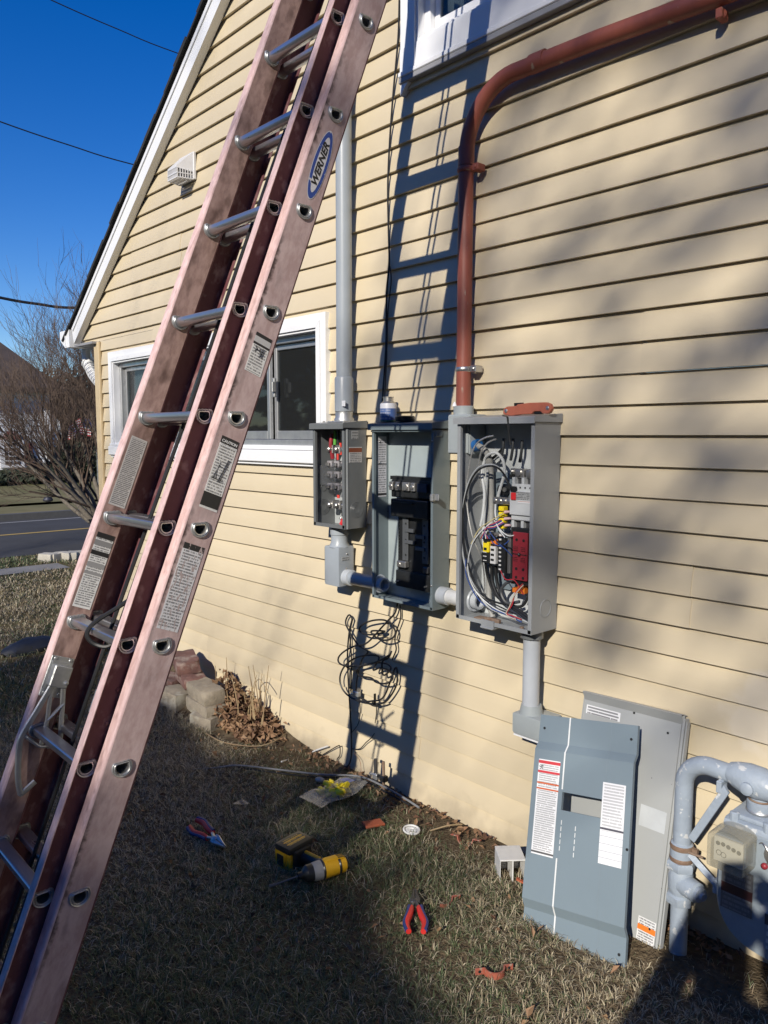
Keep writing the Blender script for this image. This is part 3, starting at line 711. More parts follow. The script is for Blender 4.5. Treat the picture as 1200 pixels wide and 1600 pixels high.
for i, t_ in enumerate(('CAUTION', 'PRECAUCION')):
    mb = text_mb(t_, .0105 if i == 0 else .0085, .0002, 0, Mt @ Matrix.Translation((0, hz_ - .012 - i * .011, 0)))
    part('lettering', mb, mat('label_white_ink' + str(i), (.8, .8, .8)), lad, True, 0)
# figure drawings on the labels: a falling man and a climber on a ladder (flat black print)
def stick(mb, pts, x, y0, z0, s, r=.0011):
    for a, b in pts: mb.tube([(x, y0 + a[0] * s, z0 + a[1] * s), (x, y0 + b[0] * s, z0 + b[1] * s)], r, 4)
sk = MB(); zf0 = (zl(397, 585, XR) + zl(412, 524, XR)) / 2
stick(sk, [((-.9, 0), (-.5, .5)), ((-.5, .5), (0, .3)), ((-.9, .9), (-.4, .4)), ((0, .3), (.1, .9)), ((0, .3), (.4, .1)), ((.35, -.8), (.6, 1)), ((.8, -.8), (1.0, 1)), ((.4, -.4), (.85, -.4)), ((.45, 0), (.9, 0)), ((.5, .4), (.95, .4))], XR + .0018, .002, zf0 + .004, .015)
zc0 = (zl(330, 798, XR) * .45 + zl(357, 684, XR) * .55)
stick(sk, [((.2, -2), (1.0, 2)), ((.5, -2), (1.3, 2)), ((.3, -1.3), (.65, -1.3)), ((.5, -.4), (.85, -.4)), ((.65, .4), (1.0, .4)), ((.8, 1.2), (1.15, 1.2)), ((-.4, .8), (-.5, -.2)), ((-.5, -.2), (-.3, -1.6)), ((-.5, -.2), (-.8, -1.5)), ((-.4, .7), (.4, .5)), ((-.35, .9), (-.35, 1.3)), ((-1.1, -1.6), (1.2, -1.6))], XR + .0018, .0, zc0, .016, .0009)
part('printed_figure', sk, m_blackp, lad, True)
# maker's badge
def ell(cz, a, b, x, n=36): return [(x, b * math.cos(2 * PI * i / n) + .003, cz + a * math.sin(2 * PI * i / n)) for i in range(n)]
za, zb2 = zl(485, 313, XR), zl(515, 203, XR); zc = (za + zb2) / 2; la = (zb2 - za) / 2
m_badge = mat('badge_blue', (.035, .085, .36), (.03, .07, .3), rough=.4, c3=(.6, .6, .62), c3scale=38, c3thr=(.60, .62), coord='Object')
bd = MB(); bd.add(ell(zc, la, .0255, XR + .0008), [list(range(36))], 0); bd.add(ell(zc, la * .97, .0238, XR + .0012), [list(range(36))], 1); bd.add(ell(zc, la * .80, .0150, XR + .0016), [list(range(36))], 0)
part('maker_badge', bd, [mat('badge_white', (.72, .72, .74), rough=.4), m_badge], lad, True, 0, 'oval blue and white badge reading WERNER')
Mw = frame((XR + .0022, .0025, zc), (0, .0, 1), (0, -1, 0), (1, 0, 0))
part('lettering', text_mb('WERNER', .027, .0009, .25, Mw @ Matrix.Scale(1.22, 4, (1, 0, 0))), m_blackp, lad, True, 0)
# rivets on the rails
rv = MB()
for px, py in ((157, 1076), (184, 1078), (147, 1126), (167, 1130)):
    p = ML.inverted() @ atx(px, py, FR); rv.ball((p.x + .001, p.y, p.z), (.003, .0055, .0055), 8)
part('rivets', rv, m_fgd, lad, True)
# rung lock on the left fly rail
lockz = zl(95, 1056, FL_ + .012); lock = MB(); x0 = FL_
lock.box(x0, x0 + .004, FY - .034, FY + .030, lockz - .062, lockz + .05, .001).box(x0 + .004, x0 + .03, FY - .026, FY + .024, lockz - .03, lockz + .03, .003).box(x0 + .004, x0 + .012, FY - .03, FY + .026, lockz + .030, lockz + .036)
for a, b in ((-.022, .043), (.02, .043), (-.022, -.052), (.018, -.052)): lock.ball((x0 + .004, FY + a, lockz + b), (.003, .005, .005), 8)
lock.lathe([(.006, 0), (.006, .006), (.003, .008)], (x0 + .03, FY + .016, lockz - .014), (1, 0, 0), 10)
lk = part('rung_lock', lock, m_cast, lad, True)
hk = MB(); xh = x0 + .018
def strap(pts, r=.005): hk.tube([(xh, FY + a, lockz + b) for a, b in pts], r, 8, ell=1.5)
strap(spline([(-.012, -.02), (-.03, -.10), (-.045, -.165), (-.043, -.20), (-.02, -.275), (.0, -.315), (.006, -.318), (.03, -.285)], 5), .0055)
strap(spline([(.018, -.025), (.04, -.10), (.058, -.165), (.055, -.18), (.03, -.19)], 4), .0048)
strap(spline([(-.038, -.17), (-.01, -.183), (.015, -.192), (.045, -.183)], 4), .0048)
strap([(.012, -.188), (.006, -.12), (-.012, -.04)], .0042); strap([(.006, -.12), (.035, -.07)], .0042)
part('hook', hk, m_cast, lk)
lk2 = MB().box(FR - .004 - .004, FR - .0045, FY - .034, FY + .030, lockz - .062, lockz + .05, .001).box(FR - .034, FR - .008, FY - .026, FY + .024, lockz - .03, lockz + .03, .003)
part('rung_lock', lk2, m_cast, lad, True)
# halyard, slack between the two sections
yr = -.030
rope_p = [(-1.965, yr, 1.6), (-1.97, yr, .6), (-1.972, yr + .004, .0), (-1.98, yr, -.6), (-1.99, yr + .003, -1.2), (-2.005, yr, -1.75), (-2.02, yr + .006, -2.3), (-2.03, yr + .01, -2.8)]
rope = MB().tube(spline(rope_p, 6), .0055, 7); rope.tube(spline([(p[0] + .028, p[1] + .006, p[2]) for p in rope_p], 6), .005, 7)
zt = zf_[3]
rope.tube(spline([(-1.90, FY + .03, zt + .13), (-1.95, FY + .012, zt + .08), (-1.985, FY - .024, zt + .02), (-1.988, FY - .03, zt - .015), (-1.975, FY - .005, zt - .032), (-1.95, FY + .025, zt - .02), (-1.96, yr + .01, zt + .06), (-2.0, yr + .02, zt + .1)], 6), .006, 7)
part('rope', rope, m_black, lad, True)
ft = MB()
for x in (XR - .018, XL + .018): ft.box(x - .03, x + .03, -.05, .05, -3.0, -2.96, .01)
part('foot', ft, m_black, lad, True)

# ================================================================== boxes on the wall
def open_box(root, x0, x1, yf, z0, z1, m, ml, lip=.012, t=.0025, yb=-.002):
    mb = MB()
    mb.box(x0, x0 + t, yf, yb, z0, z1).box(x1 - t, x1, yf, yb, z0, z1).box(x0 + t, x1 - t, yf + .001, yb, z0, z0 + t).box(x0 + t, x1 - t, yf + .001, yb, z1 - t, z1).box(x0 + t, x1 - t, yb - t, yb, z0 + t, z1 - t, 0, 1)
    mb.box(x0 + t, x0 + t + lip, yf, yf + t, z0 + t, z1 - t).box(x1 - t - lip, x1 - t, yf, yf + t, z0 + t, z1 - t).box(x0 + t, x1 - t, yf, yf + t, z0 + .0005, z0 + lip * 1.2)
    mb.box(x0 + lip + t - .0012, x0 + lip + t, yf + t, yf + .012, z0 + t, z1 - t).box(x1 - lip - t, x1 - lip - t + .0012, yf + t, yf + .012, z0 + t, z1 - t)
    return part('enclosure', mb, [m, ml], root, smooth=0)
def hood(root, x0, x1, yf, z, h, m, over=.014):
    mb = MB(); a = x0 - over * .7; b = x1 + over * .5
    P = [(-.001, z + h + .012), (yf - over + .004, z + h), (yf - over, z + h - .003), (yf - over, z - .004), (yf - over + .0025, z - .004), (yf - over + .004, z + .001), (-.001, z + .001)]
    n = len(P); mb.add([(a, y, q) for y, q in P] + [(b, y, q) for y, q in P], [(i, (i + 1) % n, n + (i + 1) % n, n + i) for i in range(n)] + [tuple(range(n)), tuple(range(2 * n - 1, n - 1, -1))])
    return part('hood', mb, m, root, smooth=20)
def knockout(root, c, axis, rs, m):
    mb = MB()
    for r in rs: mb.ring(c, axis, r, .0013, 28, 5, sq=.9)
    return part('knockout', mb, m, root)
def screw(mb, c, axis=(0, -1, 0), r=.005): mb.lathe([(r, -.001), (r, .002), (r * .6, .004)], c, axis, 10)

# ---- meter socket
X0, X1, YF, Z0, Z1 = -2.918, -2.688, -.132, 1.187, 1.642
ms = empty('meter_socket', 'dark grey open meter socket with red lever under the grey riser conduit', 'electrical box', ((X0 + X1) / 2, 0, Z0))
open_box(ms, X0, X1, YF, Z0, Z1, m_box1, m_box1l, lip=.014); hood(ms, X0, X1, YF, Z1, .022, m_box1)
part('edge_strip', MB().box(X1 - .001, X1 + .002, YF + .012, YF + .020, Z0, Z1 - .004), m_box1l, ms)
knockout(ms, (X0 + .0035, -.075, Z0 + .085), (1, 0, 0), (.016, .022, .029, .036), m_box1)
knockout(ms, (X0 + .0035, -.075, Z0 + .175), (1, 0, 0), (.015,), m_box1)
knockout(ms, (X1 + .0005, -.062, Z0 + .085), (1, 0, 0), (.016, .022, .029, .036), m_box1)
part('warning_label', MB().box(X1 + .0002, X1 + .001, -.105, -.03, Z1 - .155, Z1 - .085), label_mat('meter_label', 1, 2, 9, ((.06, .34, (.20, .06, .03)),), paper=(.45, .45, .45)), ms)
part('warning_label', MB().box(X1 + .0002, X1 + .001, -.09, -.05, Z1 - .05, Z1 - .012), label_mat('approval_mark', 1, 2, 3, (), paper=(.30, .31, .31)), ms)
sb = MB()
for i, x in enumerate((-2.865, -2.812, -2.762)):
    for z in (1.545, 1.285):
        sb = MB(); sb.box(x - .016, x + .016, -.072, -.03, z - .02, z + .02, .003); sb.lathe([(.012, 0), (.012, .014), (.007, .018)], (x, -.072, z), (0, -1, 0), 10); part('terminal_lug', sb, m_steel, ms)
jb = MB(); jc = MB()
for i, x in enumerate((-2.868, -2.815, -2.762)):
    for z in (1.475, 1.425, 1.37):
        jb.box(x - .018, x + .018, -.078, -.02, z - .016, z + .016, .004); jc.box(x - .013, x + .013, -.092, -.078, z - .007, z + .007, .002)
part('jaw_block', jb, mat('grey_jaw_block', (.20, .19, .20), (.36, .35, .36), rough=.3, scale=60), ms); part('jaw', jc, m_steel, ms)
part('clear_guard', MB().box(-2.885, -2.77, -.118, -.115, 1.38, 1.47).box(-2.885, -2.882, -.115, -.03, 1.38, 1.47).box(-2.885, -2.77, -.115, -.07, 1.467, 1.47).box(-2.885, -2.77, -.115, -.07, 1.38, 1.383), m_clear2, ms)
wr = MB(); 
for x in (-2.86, -2.835): wr.tube(spline([(x, -.05, 1.52), (x - .004, -.06, 1.57), (x, -.055, 1.62)], 4), .007, 8)
part('red_wire', MB().tube(spline([(-2.86, -.06, 1.50), (-2.862, -.07, 1.57), (-2.86, -.06, 1.615)], 4), .010, 8), m_redcover, ms); part('red_wire', MB().tube([(-2.80, -.06, 1.52), (-2.80, -.062, 1.575)], .006, 8), m_redplas, ms)
part('red_tab', MB().box(-2.80, -2.79, -.085, -.08, 1.497, 1.525), m_redplas, ms); part('red_tab', MB().box(-2.80, -2.785, -.085, -.08, 1.32, 1.335), m_redplas, ms)
part('green_tape', MB().tube([(-2.842, -.062, 1.565), (-2.842, -.058, 1.635)], .008, 8), m_green, ms)
part('insulated_wire', MB().tube([(-2.825, -.055, 1.55), (-2.825, -.055, 1.635)], .008, 8).tube(spline([(-2.745, -.05, 1.27), (-2.76, -.06, 1.25), (-2.775, -.065, 1.21)], 4), .005, 8), m_blackp, ms)
part('bypass_lever', MB().tube([(-2.735, -.075, 1.255), (-2.745, -.09, 1.225)], .009, 10).tube([(-2.745, -.09, 1.225), (-2.752, -.10, 1.20)], [.012, .010], 10), m_scarlet, ms)
part('lever_bracket', MB().box(-2.79, -2.72, -.07, -.03, 1.235, 1.262, .003).box(-2.738, -2.73, -.08, -.03, 1.22, 1.27), m_blackp, ms)
sc = MB()
for x in (X0 + .02, X1 - .02): screw(sc, (x, YF + .05, Z1 + .03), (0, 0, 1), .006)
for a in (0, 1.2, 2.4, 3.6): screw(sc, (-2.775 + .055 * math.cos(a + .4), -.06 + .05 * math.sin(a + .4), Z1 + .03), (0, 0, 1), .006)
screw(sc, (-2.87, -.008, 1.215), (0, -1, 0), .006)
part('screws', sc, m_steel, ms)
part('hub', MB().box(-2.835, -2.715, -.115, -.01, Z1 + .022, Z1 + .032, .004).lathe([(.046, 0), (.046, .012), (.041, .02), (.041, .045)], (-2.775, -.06, Z1 + .03), (0, 0, 1), 24), m_cast, ms)
cn = empty('riser_conduit', 'grey plastic conduit riser running up the siding behind the ladder', 'conduit', (-2.775, -.055, 1.7))
part('tube', MB().tube([(-2.775, -.06, 1.69), (-2.775, -.057, 2.4), (-2.772, -.056, 5.0)], .036, 24), m_pvc, cn)
part('coupling', MB().lathe([(.0365, 0), (.043, .004), (.043, .15), (.040, .158), (.0365, .16)], (-2.775, -.06, 1.715), (0, 0, 1), 24), m_pvc, cn)
part('sticker', MB().box(-2.745, -2.722, -.098, -.096, 1.74, 1.765), m_white, cn, label='small white sticker')

# ---- lower pull box with the link conduit
pb = empty('pull_box', 'grey plastic pull box hanging under the meter socket', 'electrical box', (-2.81, 0, .91))
part('body', MB().box(-2.868, -2.762, -.108, -.014, .908, 1.095, .008), m_pvc, pb)
part('cover_seam', MB().box(-2.872, -2.866, -.105, -.018, .915, 1.088, .002), m_box1, pb)
part('neck', MB().lathe([(.052, 0), (.040, .02), (.039, .055), (.043, .058), (.043, .085)], (-2.812, -.062, 1.09), (0, 0, 1), 22), m_pvc, pb)
part('marking', MB().box(-2.7622, -2.7608, -.09, -.045, 1.03, 1.048), label_mat('box_marking', 1, 2, 2, (), paper=(.36, .38, .39)), pb)
pk = MB(); screw(pk, (-2.762, -.06, 1.06), (1, 0, 0), .004); screw(pk, (-2.762, -.065, .99), (1, 0, 0), .006); part('screws', pk, m_steel, pb)
zc_ = .952; lc = empty('link_conduit', 'short grey conduit between the pull box and the breaker panel', 'conduit', (-2.66, -.06, zc_))
part('tube', MB().tube([(-2.76, -.06, zc_), (-2.535, -.06, zc_)], .030, 22), m_pvc, lc)
part('coupling', MB().lathe([(.030, -.002), (.037, 0), (.037, .04), (.0305, .043)], (-2.765, -.06, zc_), (1, 0, 0), 22), m_pvcl, lc)
part('threaded_end', MB().pipe((-2.545, -.06, zc_), (-2.50, -.06, zc_), .031, .024, 24).ring((-2.532, -.06, zc_), (1, 0, 0), .036, .006, 24, 6), m_pvcl, lc)

# ---- breaker panel
X0, X1, YF, Z0, Z1 = -2.538, -2.168, -.100, .897, 1.632
bp_ = empty('breaker_panel', 'open blue grey breaker panel with black bus bars and no breakers', 'electrical box', ((X0 + X1) / 2, 0, Z0))
open_box(bp_, X0, X1, YF, Z0, Z1, m_box2, m_box2l, lip=.010)
hood(bp_, X0, X1, YF, Z1 + .004, .024, m_box2, over=.016)
part('door_rail', MB().box(X0, X1, YF - .006, YF + .002, Z1 - .008, Z1 - .001), m_box2, bp_)
part('hinge', MB().box(X1 - .004, X1 + .004, YF + .01, YF + .05, Z1 - .028, Z1 - .008, .002), m_box2, bp_)
part('wiring_label', MB().box(X0 + .0028, X0 + .0034, -.068, -.018, 1.34, 1.605), label_mat('panel_wiring_label', 1, 2, 26, ((.0, .06, (.5, .5, .52)), (.45, .47, K), (.94, .98, K)), paper=(.52, .52, .56)), bp_)
bk = MB().box(-2.46, -2.21, -.06, -.012, 1.345, 1.42, .004).box(-2.475, -2.20, -.05, -.012, 1.42, 1.435).box(-2.44, -2.215, -.082, -.012, 1.265, 1.34, .004).box(-2.425, -2.30, -.088, -.082, 1.322, 1.328)
part('main_lug_cover', bk, m_blackp, bp_)
bs = MB().box(-2.432, -2.205, -.045, -.012, .955, 1.268, .003).box(-2.432, -2.225, -.058, -.012, .957, 1.03, .006)
for i in range(9): bs.box(-2.43 + .004 * (i % 2), -2.41, -.035, -.014, 1.0 + i * .012, 1.009 + i * .012)
part('bus_base', bs, m_blackp, bp_)
lg = MB()
for x, w in ((-2.447, .012), (-2.408, .014), (-2.357, .022), (-2.315, .012)):
    lg = MB(); lg.box(x - w, x + w, -.074, -.058, 1.375, 1.412, .003); lg.lathe([(w * .7, 0), (w * .7, .004), (w * .35, .005)], (x, -.074, 1.393), (0, -1, 0), 10); part('lug', lg, m_steel, bp_)
part('lug', MB().box(-2.29, -2.235, -.07, -.058, 1.375, 1.41), mat('dark_blue_lug', (.03, .04, .07), rough=.4), bp_)
for x0, sg in ((-2.375, 1), (-2.255, -1)):
    bb = MB().box(x0 - .017, x0 + .017, -.056, -.050, 1.075, 1.265, .001)
    for i in range(2): bb.box(x0, x0 + sg * .055, -.062, -.050, 1.15 + i * .05 + (0 if sg > 0 else -.022), 1.165 + i * .05 + (0 if sg > 0 else -.022), .001)
    b_ = part('bus_bar', bb, mat('tin_plated_bus', (.19, .20, .21), rough=.4, metal=.6), bp_)
    hh = MB()
    for z in (1.10, 1.165, 1.235): hh.lathe([(.0045, 0), (.0045, .001)], (x0 + .005 * sg, -.0568, z), (0, -1, 0), 8)
    part('hole', hh, m_blackp, b_)
nb = MB(); ns = MB()
for x in (-2.423, -2.208):
    nb.box(x - .007, x + .007, -.04, -.026, 1.06, 1.28)
    for i in range(15): ns.lathe([(.0045, 0), (.0045, .004), (.003, .005)], (x, -.04, 1.068 + i * .0145), (0, -1, 0), 6)
nb_ = part('neutral_bar', nb, m_jaw, bp_); ns_ = part('terminal_screws', ns, m_steel, nb_); ns_['kind'] = 'stuff'
part('lug', MB().box(-2.415, -2.36, -.07, -.045, 1.045, 1.072, .003).lathe([(.009, 0), (.009, .003)], (-2.40, -.07, 1.058), (0, -1, 0), 10), m_steel, bp_)
part('lug', MB().box(-2.265, -2.235, -.062, -.045, 1.035, 1.062, .003).lathe([(.008, 0), (.008, .002)], (-2.25, -.062, 1.048), (0, -1, 0), 10), m_jaw, bp_)
part('mounting_stud', MB().tube([(-2.405, -.012, .985), (-2.418, -.07, .98)], .004, 8), m_steel, bp_); part('mounting_stud', MB().tube([(-2.235, -.012, .985), (-2.245, -.07, .98)], .004, 8), m_steel, bp_)
p3_ = MB()
for x, y, z in ((X1 - .006, YF - .001, Z1 - .045), (X1 - .006, YF - .001, 1.0), (X0 + .004, -.06, Z1 - .05), (X0 + .004, -.06, Z1 - .14)): screw(p3_, (x, y, z), (0, -1, 0) if x > -2.3 else (1, 0, 0), .0045)
for z in (1.07, 1.20): screw(p3_, (-2.455, -.006, z), (0, -1, 0), .008)
part('screws', p3_, m_steel, bp_)
part('hasp', MB().box(X1 - .006, X1 + .010, YF - .016, YF + .006, 1.345, 1.375, .004).box(X1 + .008, X1 + .03, YF + .0, YF + .006, 1.348, 1.375, .003), m_cast, bp_)
part('floor_stamp', MB().box(-2.43, -2.37, -.075, -.035, Z0 + .003, Z0 + .004), label_mat('stamped_mark', 0, 1, 5, (), paper=(.22, .26, .28)), bp_)

# ---- transfer switch
X0, X1, YF, Z0, Z1 = -1.992, -1.634, -.152, .907, 1.655
ts = empty('transfer_switch', 'light grey open transfer switch box full of wires with a dark red cover', 'electrical box', ((X0 + X1) / 2, 0, Z0))
open_box(ts, X0, X1, YF, Z0, Z1, m_box3, m_box3l, lip=.013)
hood(ts, X0, X1, YF, Z1, .020, m_box3, over=.014)
part('mounting_plate', MB().box(-1.93, -1.66, -.018, -.010, 1.02, 1.47, .002), m_plate3, ts)
knockout(ts, (X1 + .0005, -.07, Z0 + .085), (1, 0, 0), (.030, .033), m_box3)
knockout(ts, (-1.86, -.08, Z1 - .0035), (0, 0, 1), (.03,), m_box3)
part('bottom_tab', MB().box(-1.86, -1.80, YF - .014, YF + .03, Z0 - .012, Z0 - .004, .003).box(-1.86, -1.80, YF - .006, YF, Z0 - .006, Z0 + .02), m_box3, ts)
part('debris', MB().box(-1.93, -1.88, -.12, -.08, Z0 + .005, Z0 + .010, .002).box(-1.86, -1.80, -.13, -.11, Z0 + .005, Z0 + .022, .004).lathe([(.010, 0), (.010, .012), (.006, .014)], (-1.875, -.11, Z0 + .004), (0, 0, 1), 8).lathe([(.008, 0), (.008, .01)], (-1.70, -.12, Z0 + .004), (0, 0, 1), 8), m_rust, ts)
gs = MB().box(-1.83, -1.70, -.036, -.022, 1.465, 1.487, .002)
for i in range(7): gs.lathe([(.006, 0), (.006, .006), (.003, .008)], (-1.82 + i * .019, -.036, 1.476), (0, -1, 0), 8)
part('ground_bar', gs, m_steel, ts); part('ground_bar_base', MB().box(-1.84, -1.695, -.03, -.012, 1.452, 1.464).box(-1.715, -1.70, -.05, -.02, 1.42, 1.462), m_blackp, ts)
# breaker: front face from picture points at y = -.085
bx0, bx1 = at(797, 790, -.085).x, at(831, 790, -.085).x; bz0, bz1 = at(815, 827, -.085).z, at(815, 744, -.085).z
br = empty  # (parts below hang on the switch itself)
bkr = part('main_breaker', MB().box(bx0, bx1, -.080, -.018, bz0 + .03, bz1 - .03, .003).box(bx0 - .001, bx1 + .001, -.088, -.078, bz0 + .05, bz1 - .055, .002).box(bx0, bx0 + .012, -.075, -.018, bz1 - .032, bz1 - .006).box(bx1 - .012, bx1, -.075, -.018, bz1 - .032, bz1 - .006).box((bx0 + bx1) / 2 - .006, (bx0 + bx1) / 2 + .006, -.075, -.018, bz1 - .032, bz1 - .006)
           .box(bx0, bx0 + .012, -.075, -.018, bz0, bz0 + .032).box(bx1 - .012, bx1, -.075, -.018, bz0, bz0 + .032).box((bx0 + bx1) / 2 - .006, (bx0 + bx1) / 2 + .006, -.075, -.018, bz0, bz0 + .032), m_brk, ts)
part('nameplate', MB().box(bx0 + .002, bx1 - .002, -.0895, -.0885, bz1 - .085, bz1 - .056), label_mat('breaker_nameplate', 0, 2, 5, (), paper=(.34, .35, .35)), bkr)
part('rating_label', MB().box(bx0 + .038, bx1 - .002, -.0895, -.0885, bz0 + .095, bz1 - .09), label_mat('breaker_rating', 0, 2, 9, ((.10, .26, (.55, .20, .14)), (.28, .98, (.60, .61, .62))), paper=(.60, .61, .62)), bkr)
part('toggle', MB().box(bx0 + .008, bx0 + .03, -.094, -.086, bz0 + .105, bz0 + .132, .002), m_scarlet, bkr)
part('toggle_slot', MB().box(bx0 + .006, bx0 + .032, -.0905, -.086, bz0 + .132, bz0 + .155, .002), m_blackp, bkr)
part('terminal_well', MB().box(bx0 + .013, (bx0 + bx1) / 2 - .007, -.055, -.018, bz1 - .032, bz1 - .008).box((bx0 + bx1) / 2 + .007, bx1 - .013, -.055, -.018, bz1 - .032, bz1 - .008).box(bx0 + .013, (bx0 + bx1) / 2 - .007, -.06, -.018, bz0 + .002, bz0 + .03).box((bx0 + bx1) / 2 + .007, bx1 - .013, -.06, -.018, bz0 + .002, bz0 + .03), m_jaw, bkr)
tl = MB()
for x in ((bx0 + bx1) / 2 - .024, (bx0 + bx1) / 2 + .024): tl.box(x - .02, x + .02, -.066, -.02, bz1 - .008, bz1 + .024, .003).lathe([(.013, 0), (.013, .006), (.006, .007)], (x - .003, -.066, bz1 + .010), (0, -1, 0), 12)
part('lug', tl, m_steel, bkr)
bh = MB()
for i in range(4): bh.lathe([(.0035, 0), (.0035, .0015)], (bx0 + .02 + i * .022, -.0805, bz1 - .042), (0, -1, 0), 8)
part('hole', bh, m_blackp, bkr)
# neutral bar, yellow and clear connectors left of the breaker
na, nb2 = at(770, 782, -.07), at(797, 775, -.07)
nbm = MB().box(na.x, nb2.x + .01, -.072, -.052, na.z - .012, na.z + .014, .002)
for i in range(4): nbm.lathe([(.0075, 0), (.0075, .004), (.004, .005)], (na.x + .012 + i * (nb2.x - na.x) / 3.6, -.072, na.z + .001), (0, -1, 0), 10)
part('neutral_bar', nbm, m_steel, ts)
part('bar_insulator', MB().box(na.x + .01, nb2.x + .01, -.055, -.02, na.z - .05, na.z - .012, .002), m_blackp, ts)
part('insulator', MB().lathe([(.022, 0), (.022, .02), (.014, .022)], at(789, 765, -.03), (0, -1, 0), 16), m_blackp, ts); part('bolt', MB().lathe([(.009, 0), (.009, .006)], at(789, 765, -.053), (0, -1, 0), 6), m_steel, ts)
q = at(786, 808, -.075); yc_ = MB()
for i in range(4): yc_.box(q.x - .012, q.x + .012, -.09, -.06, q.z + .032 - i * .022 - .009, q.z + .032 - i * .022 + .009, .003)
part('connector_block', yc_, m_yellow, ts)
cc = MB()
for i in range(3): cc.tube([(q.x + .012, -.08, q.z + .02 - i * .025), (q.x + .04, -.082, q.z + .024 - i * .025)], [.006, .004], 8)
part('crimp', cc, mat('pink_crimp', (.65, .45, .47), rough=.4), ts)
# dark red relay cover
r0, r1 = at(801, 905, -.09), at(824, 833, -.09)
part('relay_block', MB().box(r0.x - .02, r1.x + .02, -.082, -.018, r0.z - .02, r1.z + .015, .004), m_blackp, ts)
rc = part('red_cover', MB().box(r0.x, r1.x + .003, -.094, -.084, r0.z, r1.z, .002), m_redcover, ts)
rh = MB(); W_ = r1.x - r0.x; H_ = r1.z - r0.z
for u in (.3, .8):
    for v in (.06, .24, .84): rh.lathe([(.0055, 0), (.0055, .001)], (r0.x + W_ * u, -.0944, r0.z + H_ * v), (0, -1, 0), 10)
for u in (.12, .2, .28, .36, .64, .72, .80, .88):
    for v in (.40, .435, .47, .62, .655, .69): rh.lathe([(.0017, 0), (.0017, .001)], (r0.x + W_ * u, -.0944, r0.z + H_ * v), (0, -1, 0), 5)
rh.box(r0.x, r1.x + .003, -.0955, -.094, r0.z + H_ * .535, r0.z + H_ * .552).ball((r0.x + W_ * .5, -.095, r0.z + H_ * .54), .007, 8)
part('hole', rh, m_blackp, rc)
# control terminal strips
tA = at(763, 862, -.10); T = [at(754, 876, -.105), at(766, 876, -.105), at(777, 876, -.10)]
top, bot = at(763, 838, -.105).z, at(763, 880, -.105).z
part('terminal_block', MB().box(T[0].x - .004, T[0].x + .034, -.108, -.07, bot, bot + (top - bot) * .38, .002).box(T[0].x, T[0].x + .03, -.106, -.07, top - .02, top, .002), m_blackp, ts)
part('terminal_block', MB().box(T[0].x + .004, T[0].x + .032, -.110, -.075, bot + (top - bot) * .40, top - .022, .002), m_yellow, ts, label='yellow terminal block')
part('terminal_block', MB().box(T[1].x, T[1].x + .026, -.108, -.075, bot, top - .035, .002), m_whitep, ts, label='white terminal block')
part('terminal_block', MB().box(T[2].x, T[2].x + .036, -.100, -.06, bot - .03, top - .005, .002), m_blackp, ts)
part('terminal_block', MB().box(T[1].x, T[1].x + .026, -.106, -.075, top - .032, top - .012, .002), m_orange, ts, label='orange terminal block')
ti = MB()
for i in range(6): ti.box(T[1].x + .005, T[1].x + .02, -.1095, -.108, bot + .012 + i * .019, bot + .020 + i * .019)
for i in range(2): ti.box(T[0].x + .010, T[0].x + .024, -.1115, -.110, bot + (top - bot) * .48 + i * .028, bot + (top - bot) * .48 + .010 + i * .028)
part('slot', ti, m_blackp, ts)
ti = MB()
for i in range(3): ti.box(T[0].x + .006, T[0].x + .022, -.1095, -.108, bot + .008 + i * .016, bot + .011 + i * .016)
for i in range(10): ti.box(T[2].x + .008, T[2].x + .018, -.1015, -.1, bot - .02 + i * .016, bot - .014 + i * .016)
part('slot', ti, m_whitep, ts)
part('din_rail', MB().box(T[0].x, T[2].x + .05, -.085, -.065, top + .002, top + .014, .002).box(T[2].x + .038, T[2].x + .052, -.09, -.05, bot - .03, top + .012, .002), m_steel, ts)
part('circuit_board', MB().box(T[2].x + .052, r0.x - .004, -.05, -.04, bot - .03, top + .02).box(T[2].x + .06, T[2].x + .075, -.07, -.05, bot + .03, bot + .06).box(T[2].x + .07, T[2].x + .085, -.08, -.05, bot, bot + .025), mat('dark_board', (.02, .03, .025), rough=.4), ts)
part('orange_connector', MB().box(at(812, 925, -.06).x, at(823, 925, -.06).x, -.075, -.05, at(817, 927, -.06).z, at(817, 915, -.06).z, .002).box(at(810, 925, -.06).x - .02, at(810, 925, -.06).x + .006, -.07, -.05, at(817, 927, -.06).z, at(817, 920, -.06).z), m_orange, ts)
part('bushing', MB().pipe((X0 + .002, -.05, .963), (X0 + .035, -.05, .963), .033, .024, 24).ring((X0 + .006, -.05, .963), (1, 0, 0), .040, .006, 24, 6), m_pvcl, ts)
# wiring
def wire(pts, r, m, n=7, k=8):
    P = [at(a, b, c) for a, b, c in pts]; return part('wire', MB().tube(spline(P, n), r, k), m, ts)
part('blue_bushing', MB().pipe(at(742, 697, -.075), at(749, 695, -.075), .023, .017, 18), m_blue, ts)
wire([(742, 694, -.08), (756, 702, -.085), (764, 716, -.07), (767, 740, -.05), (768, 800, -.045), (766, 860, -.05), (764, 930, -.05), (770, 965, -.07)], .0115, m_beige, 6, 12)
wire([(752, 699, -.09), (760, 712, -.08), (762, 740, -.06), (761, 790, -.06), (759, 830, -.07)], .006, m_beige)
wire([(756, 745, -.07), (757, 720, -.08), (764, 710, -.09), (776, 708, -.09), (786, 720, -.08), (788, 740, -.07), (781, 765, -.07), (778, 776, -.07)], .0058, m_whitew)
wire([(757, 720, -.08), (753, 740, -.08), (757, 770, -.09), (755, 800, -.09), (751, 822, -.09)], .0058, m_whitew)
wire([(762, 735, -.07), (759, 780, -.08), (756, 818, -.09)], .005, m_greyw)
